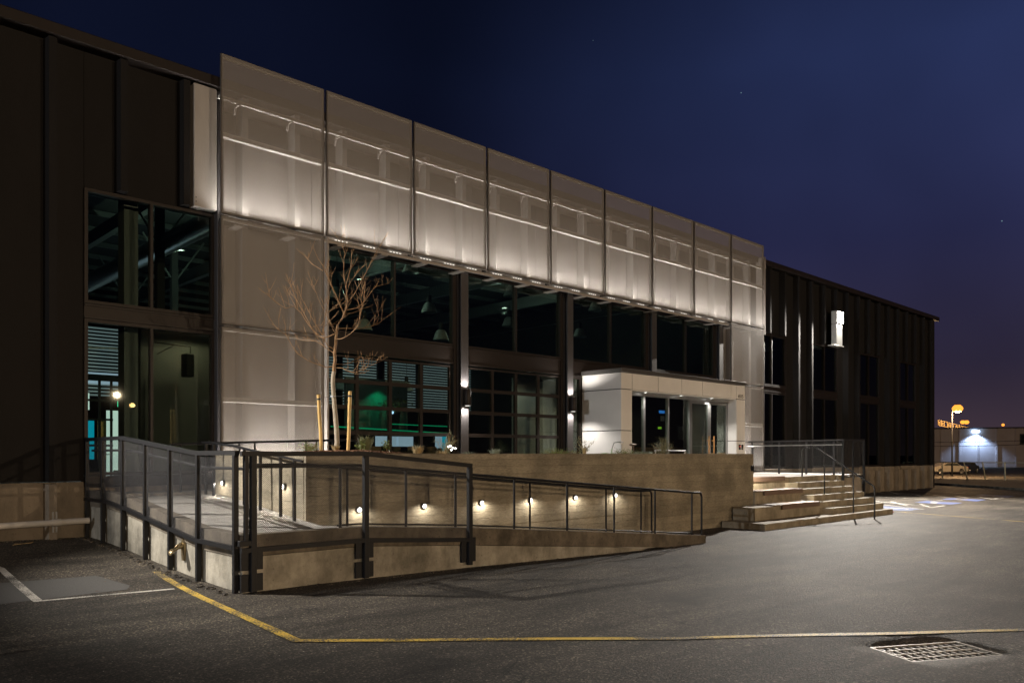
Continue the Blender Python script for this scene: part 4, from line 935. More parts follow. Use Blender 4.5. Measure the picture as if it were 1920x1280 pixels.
# ------------------------------------------------------------------ pipe, spout
t = thing('drain_pipe', 'white plastic pipe running low along the left wall base', 'pipe', (3,-.3,.55))
obj('pipe', MB().tube([(-3.9,-.34,.44), (4.42,-.34,.565)], .055, 14), M['pipe'], t, smooth=True); obj('coupling', MB().tube([(3.83,-.34,.556), (3.97,-.34,.558)], .064, 14), M['pipe'], t, smooth=True)
obj('strap', MB().box(3.85,-.27,.38,3.88,-.245,.74).box(3.90,-.27,.38,3.93,-.245,.74), M['galv'], t)
t = thing('drain_spout', 'bronze lamb-tongue drain spout projecting from the ramp side wall', 'spout', (4.5,-4.45,.45))
sp = MB(); yv = -4.47
obj('flange', MB().prism([(yv-.03,.24),(yv+.03,.24),(yv+.06,.38),(yv+.06,.50),(yv,.56),(yv-.06,.50),(yv-.06,.38)], 'x', 4.47, 4.497), M['brass'], t)
rows = []
for s, (x, z, r) in enumerate([(4.475,.45,.045),(4.44,.452,.043),(4.40,.445,.042),(4.36,.42,.045),(4.32,.385,.05),(4.29,.35,.055)]):
    n = 12
    for k in range(n+1):
        w = math.pi*(k/n)*(1.0 if s > 1 else 1.9) + math.pi + (0 if s > 1 else -.45*math.pi)
        sp.v.append((x, yv+r*math.cos(w), z+r*math.sin(w)*.8+(.02 if s > 3 else 0)))
for s in range(5):
    for k in range(12): q = s*13+k; sp.f.append((q, q+1, q+14, q+13))
o = obj('lip', sp, M['brass'], t, smooth=True); md = o.modifiers.new('t', 'SOLIDIFY'); md.thickness = .012

# ------------------------------------------------------------------ tree
tree = thing('young_tree', 'young bare street tree with tan twigs staked in the planter', 'tree', (7.5,-3.6,1.75))
RT = Vector((.7233,-.6905,0)); FW = Vector((.6905,.7233,0)); T0 = Vector((7.5,-3.6,1.80)); SC = .3436*.00905
def tp(x, y, d=0.0): return T0 + RT*((x-445)*SC) + Vector((0,0,(1215-y)*SC)) + FW*d
def limb(pts, r0, r1, depth, name='branch', mt='twig', twigs=True):
    n = len(pts); P = []
    for i, (x, y) in enumerate(pts): P.append(tp(x, y, depth*(i/(n-1))**1.2 if n > 1 else 0))
    Q = []
    for a, b in zip(P[:-1], P[1:]):
        m = max(2, int((b-a).length/.09))
        for k in range(m): Q.append(a.lerp(b, k/m) + Vector((random.uniform(-.005,.005), random.uniform(-.005,.005), random.uniform(-.004,.004))))
    Q.append(P[-1]); N_ = len(Q); rs = [r0+(r1-r0)*k/(N_-1) for k in range(N_)]
    mb = MB(); mb.tube(Q, rs, 6 if r0 < .02 else 10)
    if twigs:
        for k in range(3, N_-1, 1):
            if random.random() > .92: continue
            d = (Q[k+1]-Q[k]).normalized(); side = RT*random.choice((-1,1))*random.uniform(.25,.8)+FW*random.uniform(-.6,.6)+Vector((0,0,random.uniform(.25,1.0)))
            dr_ = (d*.8+side).normalized(); ln = random.uniform(.10,.42)*(1 if name == 'branch' else .6); q = [Q[k]]
            for s in range(1, 5): dr_ = (dr_+Vector((random.uniform(-.13,.13), random.uniform(-.13,.13), random.uniform(-.02,.16)))).normalized(); q.append(q[-1]+dr_*ln/4)
            mb.tube(q, [max(.003, rs[k]*.45), .0038, .0030, .0024, .0014], 4)
            if random.random() < .8:
                b = q[2]; d3 = (dr_+RT*random.uniform(-1,1)+FW*random.uniform(-1,1)).normalized(); mb.tube([b, b+d3*ln*.25, b+d3*ln*.45+Vector((0,0,.03))], [.003,.0022,.0012], 4)
    return obj(name, mb, M[mt], tree, smooth=(r0 > .02))
limb([(445,1222),(449,1160),(446,1080),(438,1000),(430,930),(425,860),(424,790),(432,760)], .045, .034, .02, 'trunk', 'bark', False)
limb([(432,762),(437,700),(436,640),(441,580),(446,530),(450,505)], .030, .020, .03, 'leader', 'twig', False)
BR = [([(450,505),(470,470),(490,435),(460,390),(430,320),(395,250),(368,195),(345,140),(318,105),(298,75)], .017, .5),
 ([(368,195),(330,165),(290,140),(262,110),(255,80)], .007, .35), ([(450,505),(478,465),(505,415),(515,370),(508,300),(525,240),(545,170),(552,95)], .017, -.3),
 ([(515,370),(500,300),(485,230),(480,150),(485,80),(460,20),(450,0)], .010, .2), ([(515,370),(550,330),(590,270),(630,210),(672,140),(710,90),(752,35)], .010, -.5),
 ([(505,415),(560,400),(600,360),(640,290),(660,265),(720,245),(745,205)], .010, .4), ([(441,580),(480,580),(530,560),(580,520),(600,440),(625,380),(640,290)], .011, -.5),
 ([(450,520),(500,515),(560,515),(620,500),(660,480),(700,440),(738,400)], .010, .5), ([(660,480),(680,440),(665,400),(655,360)], .005, .4),
 ([(446,545),(410,560),(370,570),(340,560),(300,520),(260,450),(230,400),(205,360),(180,320),(150,240)], .014, .4),
 ([(340,560),(290,500),(255,440),(215,400),(170,415),(120,385),(90,350),(95,310)], .009, -.3), ([(215,400),(185,350),(150,300),(140,280)], .006, .3), ([(230,400),(218,330),(205,250)], .006, -.3),
 ([(437,640),(400,620),(370,560),(345,510),(310,440),(270,360),(240,330)], .010, -.4), ([(370,560),(372,480),(375,420),(380,370),(378,310)], .008, .3), ([(375,420),(340,350),(310,280),(300,265)], .005, .2),
 ([(436,660),(400,640),(360,610),(310,580),(260,575),(200,565),(165,545)], .009, .5), ([(434,735),(390,740),(340,725),(290,705),(240,670),(210,620),(185,570),(150,545),(120,515)], .012, -.4),
 ([(436,722),(480,722),(530,705),(580,695),(640,692),(700,675)], .009, .4), ([(433,742),(480,745),(520,765),(570,775),(610,760),(660,740),(720,720),(760,700)], .008, -.5),
 ([(520,765),(560,780),(610,780),(650,765)], .004, -.3), ([(445,560),(420,520),(400,490),(385,440)], .006, .3), ([(490,435),(530,430),(575,410),(580,360),(570,300),(555,250)], .007, .3),
 ([(485,440),(470,380),(440,310),(420,250),(415,190)], .007, -.4), ([(508,300),(530,260),(560,240),(590,200)], .005, -.3), ([(300,520),(330,500),(380,500),(440,490)], .004, .1), ([(445,535),(400,470),(385,430),(440,400),(470,385)], .004, .1)]
for pts, r0, d in BR: limb(pts, r0*.8, max(.0024, r0*.18), d)
for k, (x0, y0, x1, y1, lb_, cat) in enumerate([(352,1235,336,892,'left pine stake beside the young tree','stake'),(528,1240,541,882,'right pine stake beside the young tree','stake')]):
    d_ = -.28 if k else .1
    a = tp(x0, y0, d_); b = tp(x1, y1, d_); a.z = 1.70
    s = thing('tree_stake', lb_, cat, a, 0, 'pine stakes holding the young tree'); obj('pole', MB().tube([a, a.lerp(b,.4)+RT*.006, a.lerp(b,.7), b], [.03,.029,.030,.031], 10), M['stake'], s, smooth=True); obj('tie_wrap', MB().tube([b.lerp(a,.06), b.lerp(a,.09)], .033, 10), M['black'], s)
ti = thing('tree_tie', 'dark wire tie looped between the stakes and the tree trunk', 'tie', tp(430,905)); obj('wire', MB().tube([tp(338,912,.08), tp(385,908,.04), tp(428,905,-.04), tp(480,905,-.1), tp(540,903,-.26)], .004, 5), M['black'], ti); obj('loop', MB().tube([tp(415,904,-.05), tp(430,907,-.06), tp(447,904,-.05)], .012, 6), M['galv'], ti)

# ------------------------------------------------------------------ planting
def tuft(c, n, h, spread, m, name, label, cat='plant', group=None):
    t = thing(name, label, cat, c, 0, group); mb = MB()
    for k in range(n):
        a = random.random()*6.28; r = random.random()**.5*spread*.35; b = Vector((c[0]+r*math.cos(a), c[1]+r*math.sin(a), c[2])); hh = h*random.uniform(.55,1); ln = spread*random.uniform(.2,.9)
        d = Vector((math.cos(a), math.sin(a), 0)); s = Vector((-d.y, d.x, 0))*.0045; m1 = b+d*ln*.35+Vector((0,0,hh*.7)); tip = b+d*ln+Vector((0,0,hh*random.uniform(.75,1)))
        mb.add([b-s, b+s, m1+s*.8, m1-s*.8, tip], [(0,1,2,3),(3,2,4)])
    obj('blades', mb, m, t, fixn=False); return t
def shrub(c, n, h, w, m, name, label, leaf=.022, stems=9, group=None, cat='shrub', dense=False, lm='leaf'):
    t = thing(name, label, cat, c, 0, group); st_ = MB(); lf = MB(); C_ = Vector(c)
    tips = []
    for k in range(stems):
        a = random.random()*6.28; r = random.random()**.6*w; hh = h*random.uniform(.5,1)*(1-.35*(r/w)); q = [C_ + Vector((random.uniform(-.02,.02), random.uniform(-.02,.02), -.03))]
        for s in range(1, 6): f = s/5; q.append(C_ + Vector((r*math.cos(a)*f**1.3+random.uniform(-.02,.02), r*math.sin(a)*f**1.3+random.uniform(-.02,.02), hh*f)))
        st_.tube(q, [.006,.005,.004,.0035,.003,.002], 4); tips.append(q)
    for k in range(n):
        q = random.choice(tips); i = random.randint(1, 4); f = random.random(); p = q[i].lerp(q[i+1], f) + Vector((random.gauss(0,.03), random.gauss(0,.03), random.gauss(0,.02)))*(1.8 if dense else 1)
        d = Vector((random.gauss(0,1), random.gauss(0,1), random.gauss(.3,.8))).normalized(); s = d.cross(Vector((random.gauss(0,1), random.gauss(0,1), random.gauss(0,1)))).normalized(); l_ = leaf*random.uniform(.6,1.3)
        lf.add([p-s*l_*.02, p+d*l_*.5+s*l_*.28, p+d*l_, p+d*l_*.5-s*l_*.28], [(0,1,2,3)])
    obj('stems', st_, M['twig'], t); obj('foliage', lf, M[lm], t, fixn=False); return t
def bed(u, v): return (u, v, sz(u, v)+.02)
shrub(bed(7.15,-3.3), 900, .16, .26, M['leaf'], 'low_green_shrub', 'low green shrub left of the left tree stake', .02, 14, None, 'shrub', True)
tuft(bed(7.40,-3.75), 90, .12, .16, M['drygrass'], 'dry_grass_tuft', 'short straw tuft at the foot of the left tree stake', 'grass tuft')
shrub(bed(7.92,-3.75), 160, .24, .12, M['leaf'], 'small_leafy_plant', 'bright green leafy plant just right of the tree trunk', .05, 6)
tuft(bed(8.10,-3.62), 130, .34, .26, M['leaf2'], 'wispy_plant', 'wispy grey-green plant between the trunk and the right stake', 'plant')
shrub(bed(8.45,-3.75), 110, .20, .10, M['leaf'], 'small_leafy_plant', 'small leafy plant right of the right tree stake', .045, 5)
tuft(bed(9.05,-3.9), 170, .20, .22, M['drygrass'], 'dry_grass_tuft', 'larger straw tuft halfway between tree and tall twiggy shrub', 'grass tuft')
tuft(bed(9.20,-3.7), 90, .22, .20, M['bluegrass'], 'blue_fescue_tuft', 'blue-grey tuft right behind the larger straw tuft', 'grass tuft')
shrub(bed(9.85,-3.75), 900, .62, .26, M['leaf2'], 'tall_twiggy_shrub', 'tall twiggy shrub in front of the left garage door with a light glinting through', .024, 16, None, 'shrub', False, 'leaf2')
tuft(bed(9.55,-4.0), 90, .13, .2, M['drygrass'], 'dry_grass_tuft', 'straw tuft at the left foot of the tall twiggy shrub', 'grass tuft')
tuft(bed(10.3,-3.9), 120, .14, .24, M['bluegrass'], 'blue_fescue_tuft', 'blue-grey tuft at the right foot of the tall twiggy shrub', 'grass tuft')
tuft(bed(11.1,-3.8), 160, .18, .22, M['bluegrass'], 'blue_fescue_tuft', 'blue-grey tuft in front of the column between the garage doors', 'grass tuft')
shrub(bed(13.25,-3.6), 2200, .20, .62, M['leaf'], 'spreading_juniper', 'wide low juniper mound in front of the right garage door', .022, 30, None, 'shrub', True)
tuft(bed(14.0,-3.7), 60, .22, .1, M['drygrass'], 'dry_grass_tuft', 'thin straw tuft between the juniper mound and the open shrub', 'grass tuft')
shrub(bed(14.45,-3.3), 420, .56, .26, M['leaf2'], 'open_leafy_shrub', 'open leafy shrub against the glass strip left of the entrance box', .034, 12, None, 'shrub', False, 'leaf2')
shrub(bed(15.7,-3.5), 1300, .22, .40, M['leaf'], 'round_juniper', 'round green juniper in front of the white entrance side', .022, 22, None, 'shrub', True)
tuft(bed(16.3,-3.6), 260, .16, .45, M['bluegrass'], 'blue_fescue_tuft', 'broad blue-grey tuft beside the bicycle wheel', 'grass tuft')
shrub(bed(17.75,-3.2), 1500, .56, .32, M['leaf'], 'upright_bushy_shrub', 'upright bushy shrub in front of the entrance glazing', .026, 20, None, 'shrub', True, 'leaf2')
for u, w_ in ((18.4,'left'),(19.2,'middle'),(19.7,'right')): tuft(bed(u,-3.8), 60, .10, .2, M['drygrass'], 'dry_grass_tuft', 'faint straw tuft below the entrance doors, %s of three' % w_, 'grass tuft')

# little string of cool lights in the shrub
t = thing('garden_spike_light', 'cool white garden light glinting low inside the tall twiggy shrub', 'garden light', bed(9.80,-3.95))
obj('spike', MB().tube([Vector(bed(9.80,-3.95)), Vector(bed(9.80,-3.95))+Vector((0,0,.17))], .006, 6), M['black'], t)
mb = MB(); b0 = Vector(bed(9.80,-3.95))
for dx, dz in ((0,.20),(.05,.165),(.02,.125),(-.04,.185),(.10,.15)): mb.blob(b0+RT*dx+Vector((0,0,dz)), .018)
obj('bulbs', mb, M['lens'], t)

# ------------------------------------------------------------------ bicycle
bk = thing('parked_bicycle', 'pale green city bicycle with brown saddle parked before the entrance glass', 'bicycle', (17.75,-2.35,TZ))
BD = RT*-1; BO = Vector((18.05,-2.32,TZ)); cream = mat('cream_green_enamel', (.45,.58,.42), .35)
def bp_(x, z, s=0): return BO + BD*x + Vector((0,0,z)) + FW*s
rear = bp_(0,.35); front = bp_(1.05,.35); bb = bp_(.44,.29); seat = bp_(.30,.80); head = bp_(.86,.86); hl = bp_(.90,.62)
mb = MB()
for a, b, r in ((bb, seat, .017), (bb, hl, .02), (seat, bp_(.84,.80), .0), (rear, bb, .01), (rear, bp_(.31,.72), .009), (hl, head, .018), (hl, front, .013), (bp_(.33,.55), bp_(.88,.74), .017)):
    if r: mb.tube([a, b], r, 8)
obj('frame', mb, cream, bk, smooth=True)
for nm, c in (('rear', rear), ('front', front)):
    w_ = MB(); pts = [c + BD*.335*math.cos(R(k*15)) + Vector((0,0,.335*math.sin(R(k*15)))) for k in range(25)]; w_.tube(pts, .018, 6, False); wh = obj('wheel', w_, M['joint'], bk, smooth=True)
    s_ = MB(); pts = [c + BD*.31*math.cos(R(k*15)) + Vector((0,0,.31*math.sin(R(k*15)))) for k in range(25)]; s_.tube(pts, .008, 5, False)
    for k in range(14): s_.tube([c, c + BD*.31*math.cos(R(k*25.7)) + Vector((0,0,.31*math.sin(R(k*25.7))))], .0016, 3, False)
    obj('rim', s_, M['iwhite'], wh)
    f_ = MB(); a0, a1 = (20, 150) if nm == 'rear' else (30, 160); pts = [c + BD*.37*math.cos(R(a0+(a1-a0)*k/8)) + Vector((0,0,.37*math.sin(R(a0+(a1-a0)*k/8)))) for k in range(9)]; f_.tube(pts, .022, 6); obj('mudguard', f_, cream, bk, smooth=True)
mb = MB(); mb.blob(bp_(.27,.965), .10, sq=(1.35,1.0,.42)); mb.tube([bp_(.26,.80), bp_(.26,.95)], .013, 6); obj('saddle', mb, M['bench'], bk, smooth=True)
mb = MB(); mb.tube([bp_(-.28,.74), bp_(.20,.74)], .008, 6); mb.tube([bp_(-.28,.74,.08), bp_(.20,.74,.08)], .008, 6); mb.tube([bp_(-.25,.74), rear], .007, 6); mb.tube([bp_(-.28,.74), bp_(-.28,.74,.08)], .007, 6); obj('rear_rack', mb, cream, bk)
mb = MB(); mb.tube([head, bp_(.80,1.02), bp_(.68,1.04,.22), bp_(.58,1.02,.27)], .011, 8); mb.tube([bp_(.80,1.02), bp_(.68,1.04,-.22), bp_(.58,1.02,-.27)], .011, 8); obj('handlebar', mb, M['galv'], bk, smooth=True)
br = thing('bike_rack', 'low steel bike rack bars beside the parked bicycle', 'bike rack', (18.9,-2.45,TZ))
mb = MB()
for z in (.42, .80): mb.tube([(18.55,-2.35,TZ+z), (20.1,-2.35,TZ+z)], .018, 8)
obj('bars', mb, M['galv'], br, smooth=True)
for u in (18.6, 20.05): obj('post', MB().tube([(u,-2.35,TZ), (u,-2.35,TZ+.82)], .02, 8), M['galv'], br)

# ------------------------------------------------------------------ interior seen through the glass
mb = MB()
room = thing('interior_partition', 'pale interior partition wall behind the right garage door', 'partition', (18,2.6,1.05)); obj('panel', MB().box(17.5,2.2,1.05,20.0,2.4,4.15), M['iwhite'], room)
par = thing('interior_wall', 'dark interior dividing wall right of the glazed hall', 'wall', (27.5,10,1.05)); obj('panel', MB().box(27.5,.3,1.05,27.7,29.7,8.6), M['idark'], par)
for k, u in enumerate(frange(-2, 47, 4.05)):
    b = thing('roof_beam', 'steel roof beam running back from the facade inside the hall', 'beam', (u+1.2,6,8.1), 0, 'roof beams inside the hall'); x = u+1.18
    obj('flange', MB().box(x-.09,.3,7.85,x+.09,29.7,7.88), M['isteel'], b); obj('web', MB().box(x-.006,.3,7.88,x+.006,29.7,8.3), M['isteel'], b)
pu = MB()
for k in range(16): v = 1.2+1.8*k; pu.box(-3.9, v-.03, 8.45, 47.3, v+.03, 8.60)
o = obj('roof_purlin', pu, M['isteel'], bld); o['kind'] = 'stuff'
for k, (u, v) in enumerate([(7.3,4.2),(11.3,4.2),(9.2,8.3),(13.6,8.5),(9.25,12.4),(5.2,8.3)]):
    c = thing('interior_column', 'dark steel column inside the hall', 'column', (u,v,1.05), 0, 'columns inside the hall'); obj('shaft', MB().box(u-.09,v-.09,1.05,u+.09,v+.09,8.4), M['idark'], c)
    obj('brace', MB().tube([(u+.1,v,7.0),(u+.9,v,8.2)], .03, 6), M['isteel'], c); obj('brace', MB().tube([(u-.1,v,7.0),(u-.9,v,8.2)], .03, 6), M['isteel'], c)
for (p, q, lb_) in [((7.5,.5,6.95),(7.5,20.0,6.95),'long silver spiral duct running straight back behind the left windows'), ((10,13,6.4),(26,13.4,6.4),'silver spiral duct crossing the far end of the hall')]:
    d = thing('spiral_duct', lb_, 'duct', p); P0, Q0 = Vector(p), Vector(q); n = 90; path = [P0.lerp(Q0, k/n) for k in range(n+1)]; obj('duct', MB().tube(path, [.24+(.012 if k % 2 else 0) for k in range(n+1)], 14), M['duct'], d, smooth=True)
PL = [(12.75,5,6.40,'left of the tree crown seen through the upper left bay'),(16.23,5,6.40,'hanging alone in the right half of the upper left bay'),(13.70,5.0,5.55,'low behind the tree crown in the upper left bay'),(16.72,5,5.55,'lowest at the right edge of the upper left bay'),(19.86,5,6.35,'hanging in the middle of the second bay'),(23.68,5,6.35,'hanging in the third bay left pane'),(15.47,5,7.6,'high against the top of the upper left bay'),(19.94,5,7.45,'high against the top of the second bay'),(24.6,5,7.5,'high against the top of the third bay'),(8.3,2.6,5.3,'behind the upper left window at its right edge'),(15.6,9.5,4.1,'seen through the top panes of the left garage door'),(18.6,9.5,4.2,'far back seen between garage door mullions')]
for u, v, z, s in PL:
    t = thing('pendant_lamp', 'unlit bell-shaped pendant lamp '+s, 'pendant lamp', (u,v,z), 0, 'bell pendant lamps inside the hall')
    obj('shade', MB().lathe([(.05,.34),(.12,.33),(.17,.27),(.21,.16),(.26,.04),(.27,0)], (u,v,z), 20), M['shade'], t, smooth=True); obj('ballast', MB().lathe([(0,.34),(.075,.34),(.075,.56),(.03,.58),(0,.58)], (u,v,z), 14), M['idark'], t); obj('cord', MB().tube([(u,v,z+.58),(u,v,8.5)], .008, 5), M['idark'], t)
# rear glazing with blinds
for k in range(9):
    u0 = 8.2+2.3*k; t = thing('louvred_window', 'cool-lit window with horizontal blinds on the far wall of the hall', 'window', (u0,16,2.4), 0, 'blind-covered windows at the back of the hall')
    n = 20; bm_ = MB()
    for q in range(n): z = 3.9+.13*q; bm_.box(u0, 16, z, u0+1.9, 16.03, z+.06)
    obj('blind', bm_, M['blind'], t); obj('frame', MB().box(u0-.06,15.9,3.8,u0,16.05,6.6).box(u0+1.9,15.9,3.8,u0+1.96,16.05,6.6), M['idark'], t)
# mezzanine office on the left
mz = thing('mezzanine_office', 'lit glazed office under a mezzanine seen through the lower left window', 'office', (8,9,1.05))
obj('ceiling_underside', MB().box(6.4,9.0,4.05,9.0,12.5,4.10), M['cool'], mz); obj('deck_edge', MB().box(6.4,8.9,3.86,9.0,8.99,4.04), M['idark'], mz); obj('balustrade', MB().tube([(6.4,8.95,4.75),(9.0,8.95,4.9)], .03, 6), M['isteel'], mz)  # the ceiling underside glows by itself, as if lit
obj('slats', MB().box(6.5,12.6,3.2,8.1,12.62,3.75), M['globe'], mz); obj('rear_panel', MB().box(7.72,9.6,1.05,8.25,9.64,3.05), M['globe'], mz)  # slats and rear panel are no lamps; their light is put in as emission
for u in (7.0, 7.34, 7.66): obj('mullion', MB().box(u-.03,8.96,1.05,u+.03,9.02,3.86), M['idark'], mz)
for z in (2.0, 2.75, 3.3): obj('transom', MB().box(6.4,8.955,z-.03,7.7,9.015,z+.03), M['idark'], mz)
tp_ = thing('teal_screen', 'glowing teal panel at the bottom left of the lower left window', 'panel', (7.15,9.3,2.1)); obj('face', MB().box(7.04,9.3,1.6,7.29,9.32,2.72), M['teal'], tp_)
tp_ = thing('orange_board', 'orange timber board right of the teal panel', 'board', (7.5,9.3,2.1)); obj('face', MB().box(7.38,9.3,1.6,7.62,9.32,2.75), M['stake'], tp_)
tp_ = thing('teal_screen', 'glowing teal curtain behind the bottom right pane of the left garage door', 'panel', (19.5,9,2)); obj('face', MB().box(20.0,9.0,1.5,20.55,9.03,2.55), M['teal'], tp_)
def exit_sign(u, v, z, s, label):
    t = thing('exit_sign', label, 'exit sign', (u,v,z)); obj('face', MB().box(u-.21*s, v, z-.11*s, u+.21*s, v+.04, z+.11*s), M['exit'], t)
    me = textmesh('EXIT', .19*s); me.materials.append(M['exit_dark']); o = bpy.data.objects.new('lettering', me); COL.objects.link(o); o.parent = t; o.location = (0,-.006,0); o.rotation_euler = (R(90),0,0)
exit_sign(8.0, 9.0, 3.22, .75, 'green exit sign behind the lower left window'); exit_sign(30.55, 1.2, 4.95, .9, 'green exit sign behind the narrow window right of the screens')
gl = thing('globe_lamp', 'round white globe lamp low behind the left window', 'lamp', (7.95,9,1.3)); obj('globe', MB().lathe([(.0,.22),(.12,.19),(.19,.11),(.22,0),(.19,-.11),(.12,-.19),(0,-.22)], (7.9,9.0,1.52), 18), M['globe'], gl, smooth=True); obj('stand', MB().box(7.75,8.9,1.04,8.05,9.1,1.28), M['idark'], gl)
cl = thing('interior_pier', 'pale pier just behind the glass at the left window mullion', 'pier', (5.9,.8,1.05)); obj('shaft', MB().box(5.30,.55,1.05,5.56,.9,8.4), M['inner'], cl)
mp_ = thing('interior_cabin', 'olive cabin wall filling the lower left window right pane', 'wall', (6.6,2.4,1.05)); obj('panel', MB().box(6.1,2.0,1.05,9.2,2.15,4.6), M['inner'], mp_)
spk = thing('hung_speaker', 'black loudspeaker hung on a bracket behind the lower left window', 'speaker', (7.0,1.4,3.6)); obj('cabinet', MB().box(6.80,1.3,3.42,6.98,1.6,3.92,.02), M['idark'], spk); obj('bracket', MB().tube([(6.2,1.45,4.1),(6.95,1.45,4.08),(6.95,1.45,3.9)], .018, 6).tube([(6.25,1.45,3.86),(6.6,1.45,4.08)], .012, 6), M['idark'], spk)
# table, chairs, pot plant
tb = thing('timber_table', 'long timber table behind the bottom panes of the left garage door', 'table', (15.2,6.5,TZ)); obj('top', MB().box(14.2,6.1,TZ+.74,17.2,7.0,TZ+.80), M['table'], tb)
for u in (14.3, 17.1):
    for v in (6.2, 6.9): obj('leg', MB().box(u-.05,v-.05,TZ,u+.05,v+.05,TZ+.74), M['table'], tb)
for k in range(4):
    u = 14.5+.75*k; c = thing('timber_chair', 'brown timber chair inside at the long table, %s from the left' % ORD[k], 'chair', (u,5.8,TZ), 0, 'chairs at the long timber table')
    obj('seat', MB().box(u-.22,5.6,TZ+.44,u+.22,6.0,TZ+.48), M['table'], c); obj('backrest', MB().box(u-.22,5.56,TZ+.6,u+.22,5.6,TZ+.95), M['table'], c)
    for a in (-.2,.2):
        for b in (5.62,5.98): obj('leg', MB().box(u+a-.02,b-.02,TZ,u+a+.02,b+.02,TZ+.44), M['table'], c)
for k, (u, z) in enumerate(((17.7,2.35),(18.5,2.35),(20.6,2.3))):
    t = thing('wall_cabinet', ['pale cabinet on the left behind the garage door bottom panes','pale cabinet in the middle behind the garage door bottom panes','pale cabinet beside the teal curtain'][k], 'cabinet', (u,9.5,z)); obj('body', MB().box(u-.35,9.4,z-.3,u+.35,9.8,z+.3), M['cool'], t)  # cabinet bodies are brightened by emission
pp = thing('pot_plant', 'tall potted plant lit green behind the left garage door', 'pot plant', (15.9,6.5,2.95)); obj('pot', MB().lathe([(0,0),(.14,0),(.22,.62),(.20,.62),(.13,.05)], (15.9,6.5,2.55), 16), M['idark'], pp)
lf = MB()
for k in range(300):
    p = Vector((15.9,6.5,3.35))+Vector((random.gauss(0,.2), random.gauss(0,.2), random.gauss(0,.13))); d = Vector((random.gauss(0,1), random.gauss(0,1), random.gauss(.4,.6))).normalized()*.12; s = d.cross(Vector((0,0,1))).normalized()*.025; lf.add([p, p+d*.5+s, p+d, p+d*.5-s], [(0,1,2,3)])
obj('leaves', lf, M['leaf'], pp, fixn=False)
lg = thing('loft_shelf', 'dark loft shelf carrying the pot plant', 'shelf', (15.5,6.6,2.4)); obj('deck', MB().box(13.2,6.2,2.42,18.5,9,2.54), M['idark'], lg)
cc = thing('green_wall', 'wall washed green behind the pot plant', 'wall', (16,9,1.05)); obj('panel', MB().box(14.8,7.8,2.54,17.4,7.9,4.4), M['inner'], cc)
for (u, v, z, pw, s) in [(16.1,7.45,4.25,35,'above the pot plant'),(12.7,7.0,4.45,40,'behind the tree trunk'),(13.6,7.4,4.4,8,'just right of the tree trunk')]:
    t = thing('green_spot_lamp', 'green spot lamp inside '+s, 'lamp', (u,v,z), 0, 'green spot lamps inside'); obj('can', MB().lathe([(0,.1),(.07,.1),(.07,0),(.055,0)], (u,v,z), 12), M['idark'], t); obj('lens', MB().lathe([(0,.004),(.055,.004)], (u,v,z), 12), M['green'], t)
    lamp('SPOT', 'green_beam', (u,v,z-.03), pw, (0,1,.45), t, rot=(0,0,0), spot_size=R(110), spot_blend=.6, shadow_soft_size=.05)
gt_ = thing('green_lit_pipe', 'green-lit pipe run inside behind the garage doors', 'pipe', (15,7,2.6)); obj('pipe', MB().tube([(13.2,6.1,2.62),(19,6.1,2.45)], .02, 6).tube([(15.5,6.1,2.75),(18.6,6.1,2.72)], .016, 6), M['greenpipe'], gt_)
ILN = iter(['high above the left end of the hall','high above the middle of the hall','high above the right end of the hall','under the mezzanine office ceiling','above the teal curtain','before the pale partition','above the hung speaker','in the room behind the narrow right window','in the entrance lobby'])
def ilight(u, v, z, pw, col, down=False):  # fill lamp added to brighten the interior, with a plain body above it
    t = thing('ceiling_downlight', 'small ceiling lamp '+next(ILN), 'downlight', (u,v,z), 0, 'dim ceiling downlights inside the hall'); obj('can', MB().lathe([(0,.12),(.10,.12),(.10,.08),(0,.08)], (u,v,z), 12), M['idark'], t)
    if down: lamp('SPOT', 'hall_glow', (u,v,z+.05), pw, col, t, rot=(0,0,0), spot_size=R(170), spot_blend=.3, shadow_soft_size=.03)
    else: lamp('POINT', 'hall_glow', (u,v,z-.12), pw, col, t, shadow_soft_size=.025)
ilight(8.5,6.0,7.2,75,(.75,1,.82)); ilight(14.5,6.5,7.4,70,(.75,1,.82)); ilight(21.5,7,7.4,60,(.75,1,.82)); ilight(7.8,10.4,3.7,80,(.75,.9,1), True); ilight(20.3,7.8,3.2,40,(.55,.85,1), True); ilight(17.6,1.2,3.9,13,(.95,1,.85), True); ilight(7.0,1.3,4.3,16,(1,.86,.5), True); ilight(30,3,3.9,14,(.5,1,.7), True); ilight(22.5,.8,3.9,14,(1,.92,.75), True)
# screens in the lobby
lb2 = thing('lobby_wall', 'dark lobby back wall behind the entrance glass', 'wall', (25,2.6,1.05)); obj('panel', MB().box(20.2,2.6,1.05,27.4,2.7,4.0), M['idark'], lb2)
for (u, z, w_, h_, m_, s_) in [(24.29,3.30,.30,.10,'screen','blue lit screen in the entrance lobby'),(24.16,2.71,.16,.07,'lime','lime green lit display in the entrance lobby'),(25.62,2.55,.62,.50,'iwhite','pale board hanging in the entrance lobby'),(24.33,3.06,.20,.18,'iwhite','small pale notice below the blue screen')]:
    t = thing('lobby_display', s_, 'display', (u,1.5,z)); obj('panel', MB().box(u-w_/2,1.5,z-h_/2,u+w_/2,1.54,z+h_/2), M[m_], t)
lr = thing('lobby_reception', 'low dark reception desk inside the entrance lobby', 'desk', (24.5,1.8,1.05)); obj('desk', MB().box(23.2,1.7,1.05,26.4,2.1,2.0,.01), M['table'], lr)

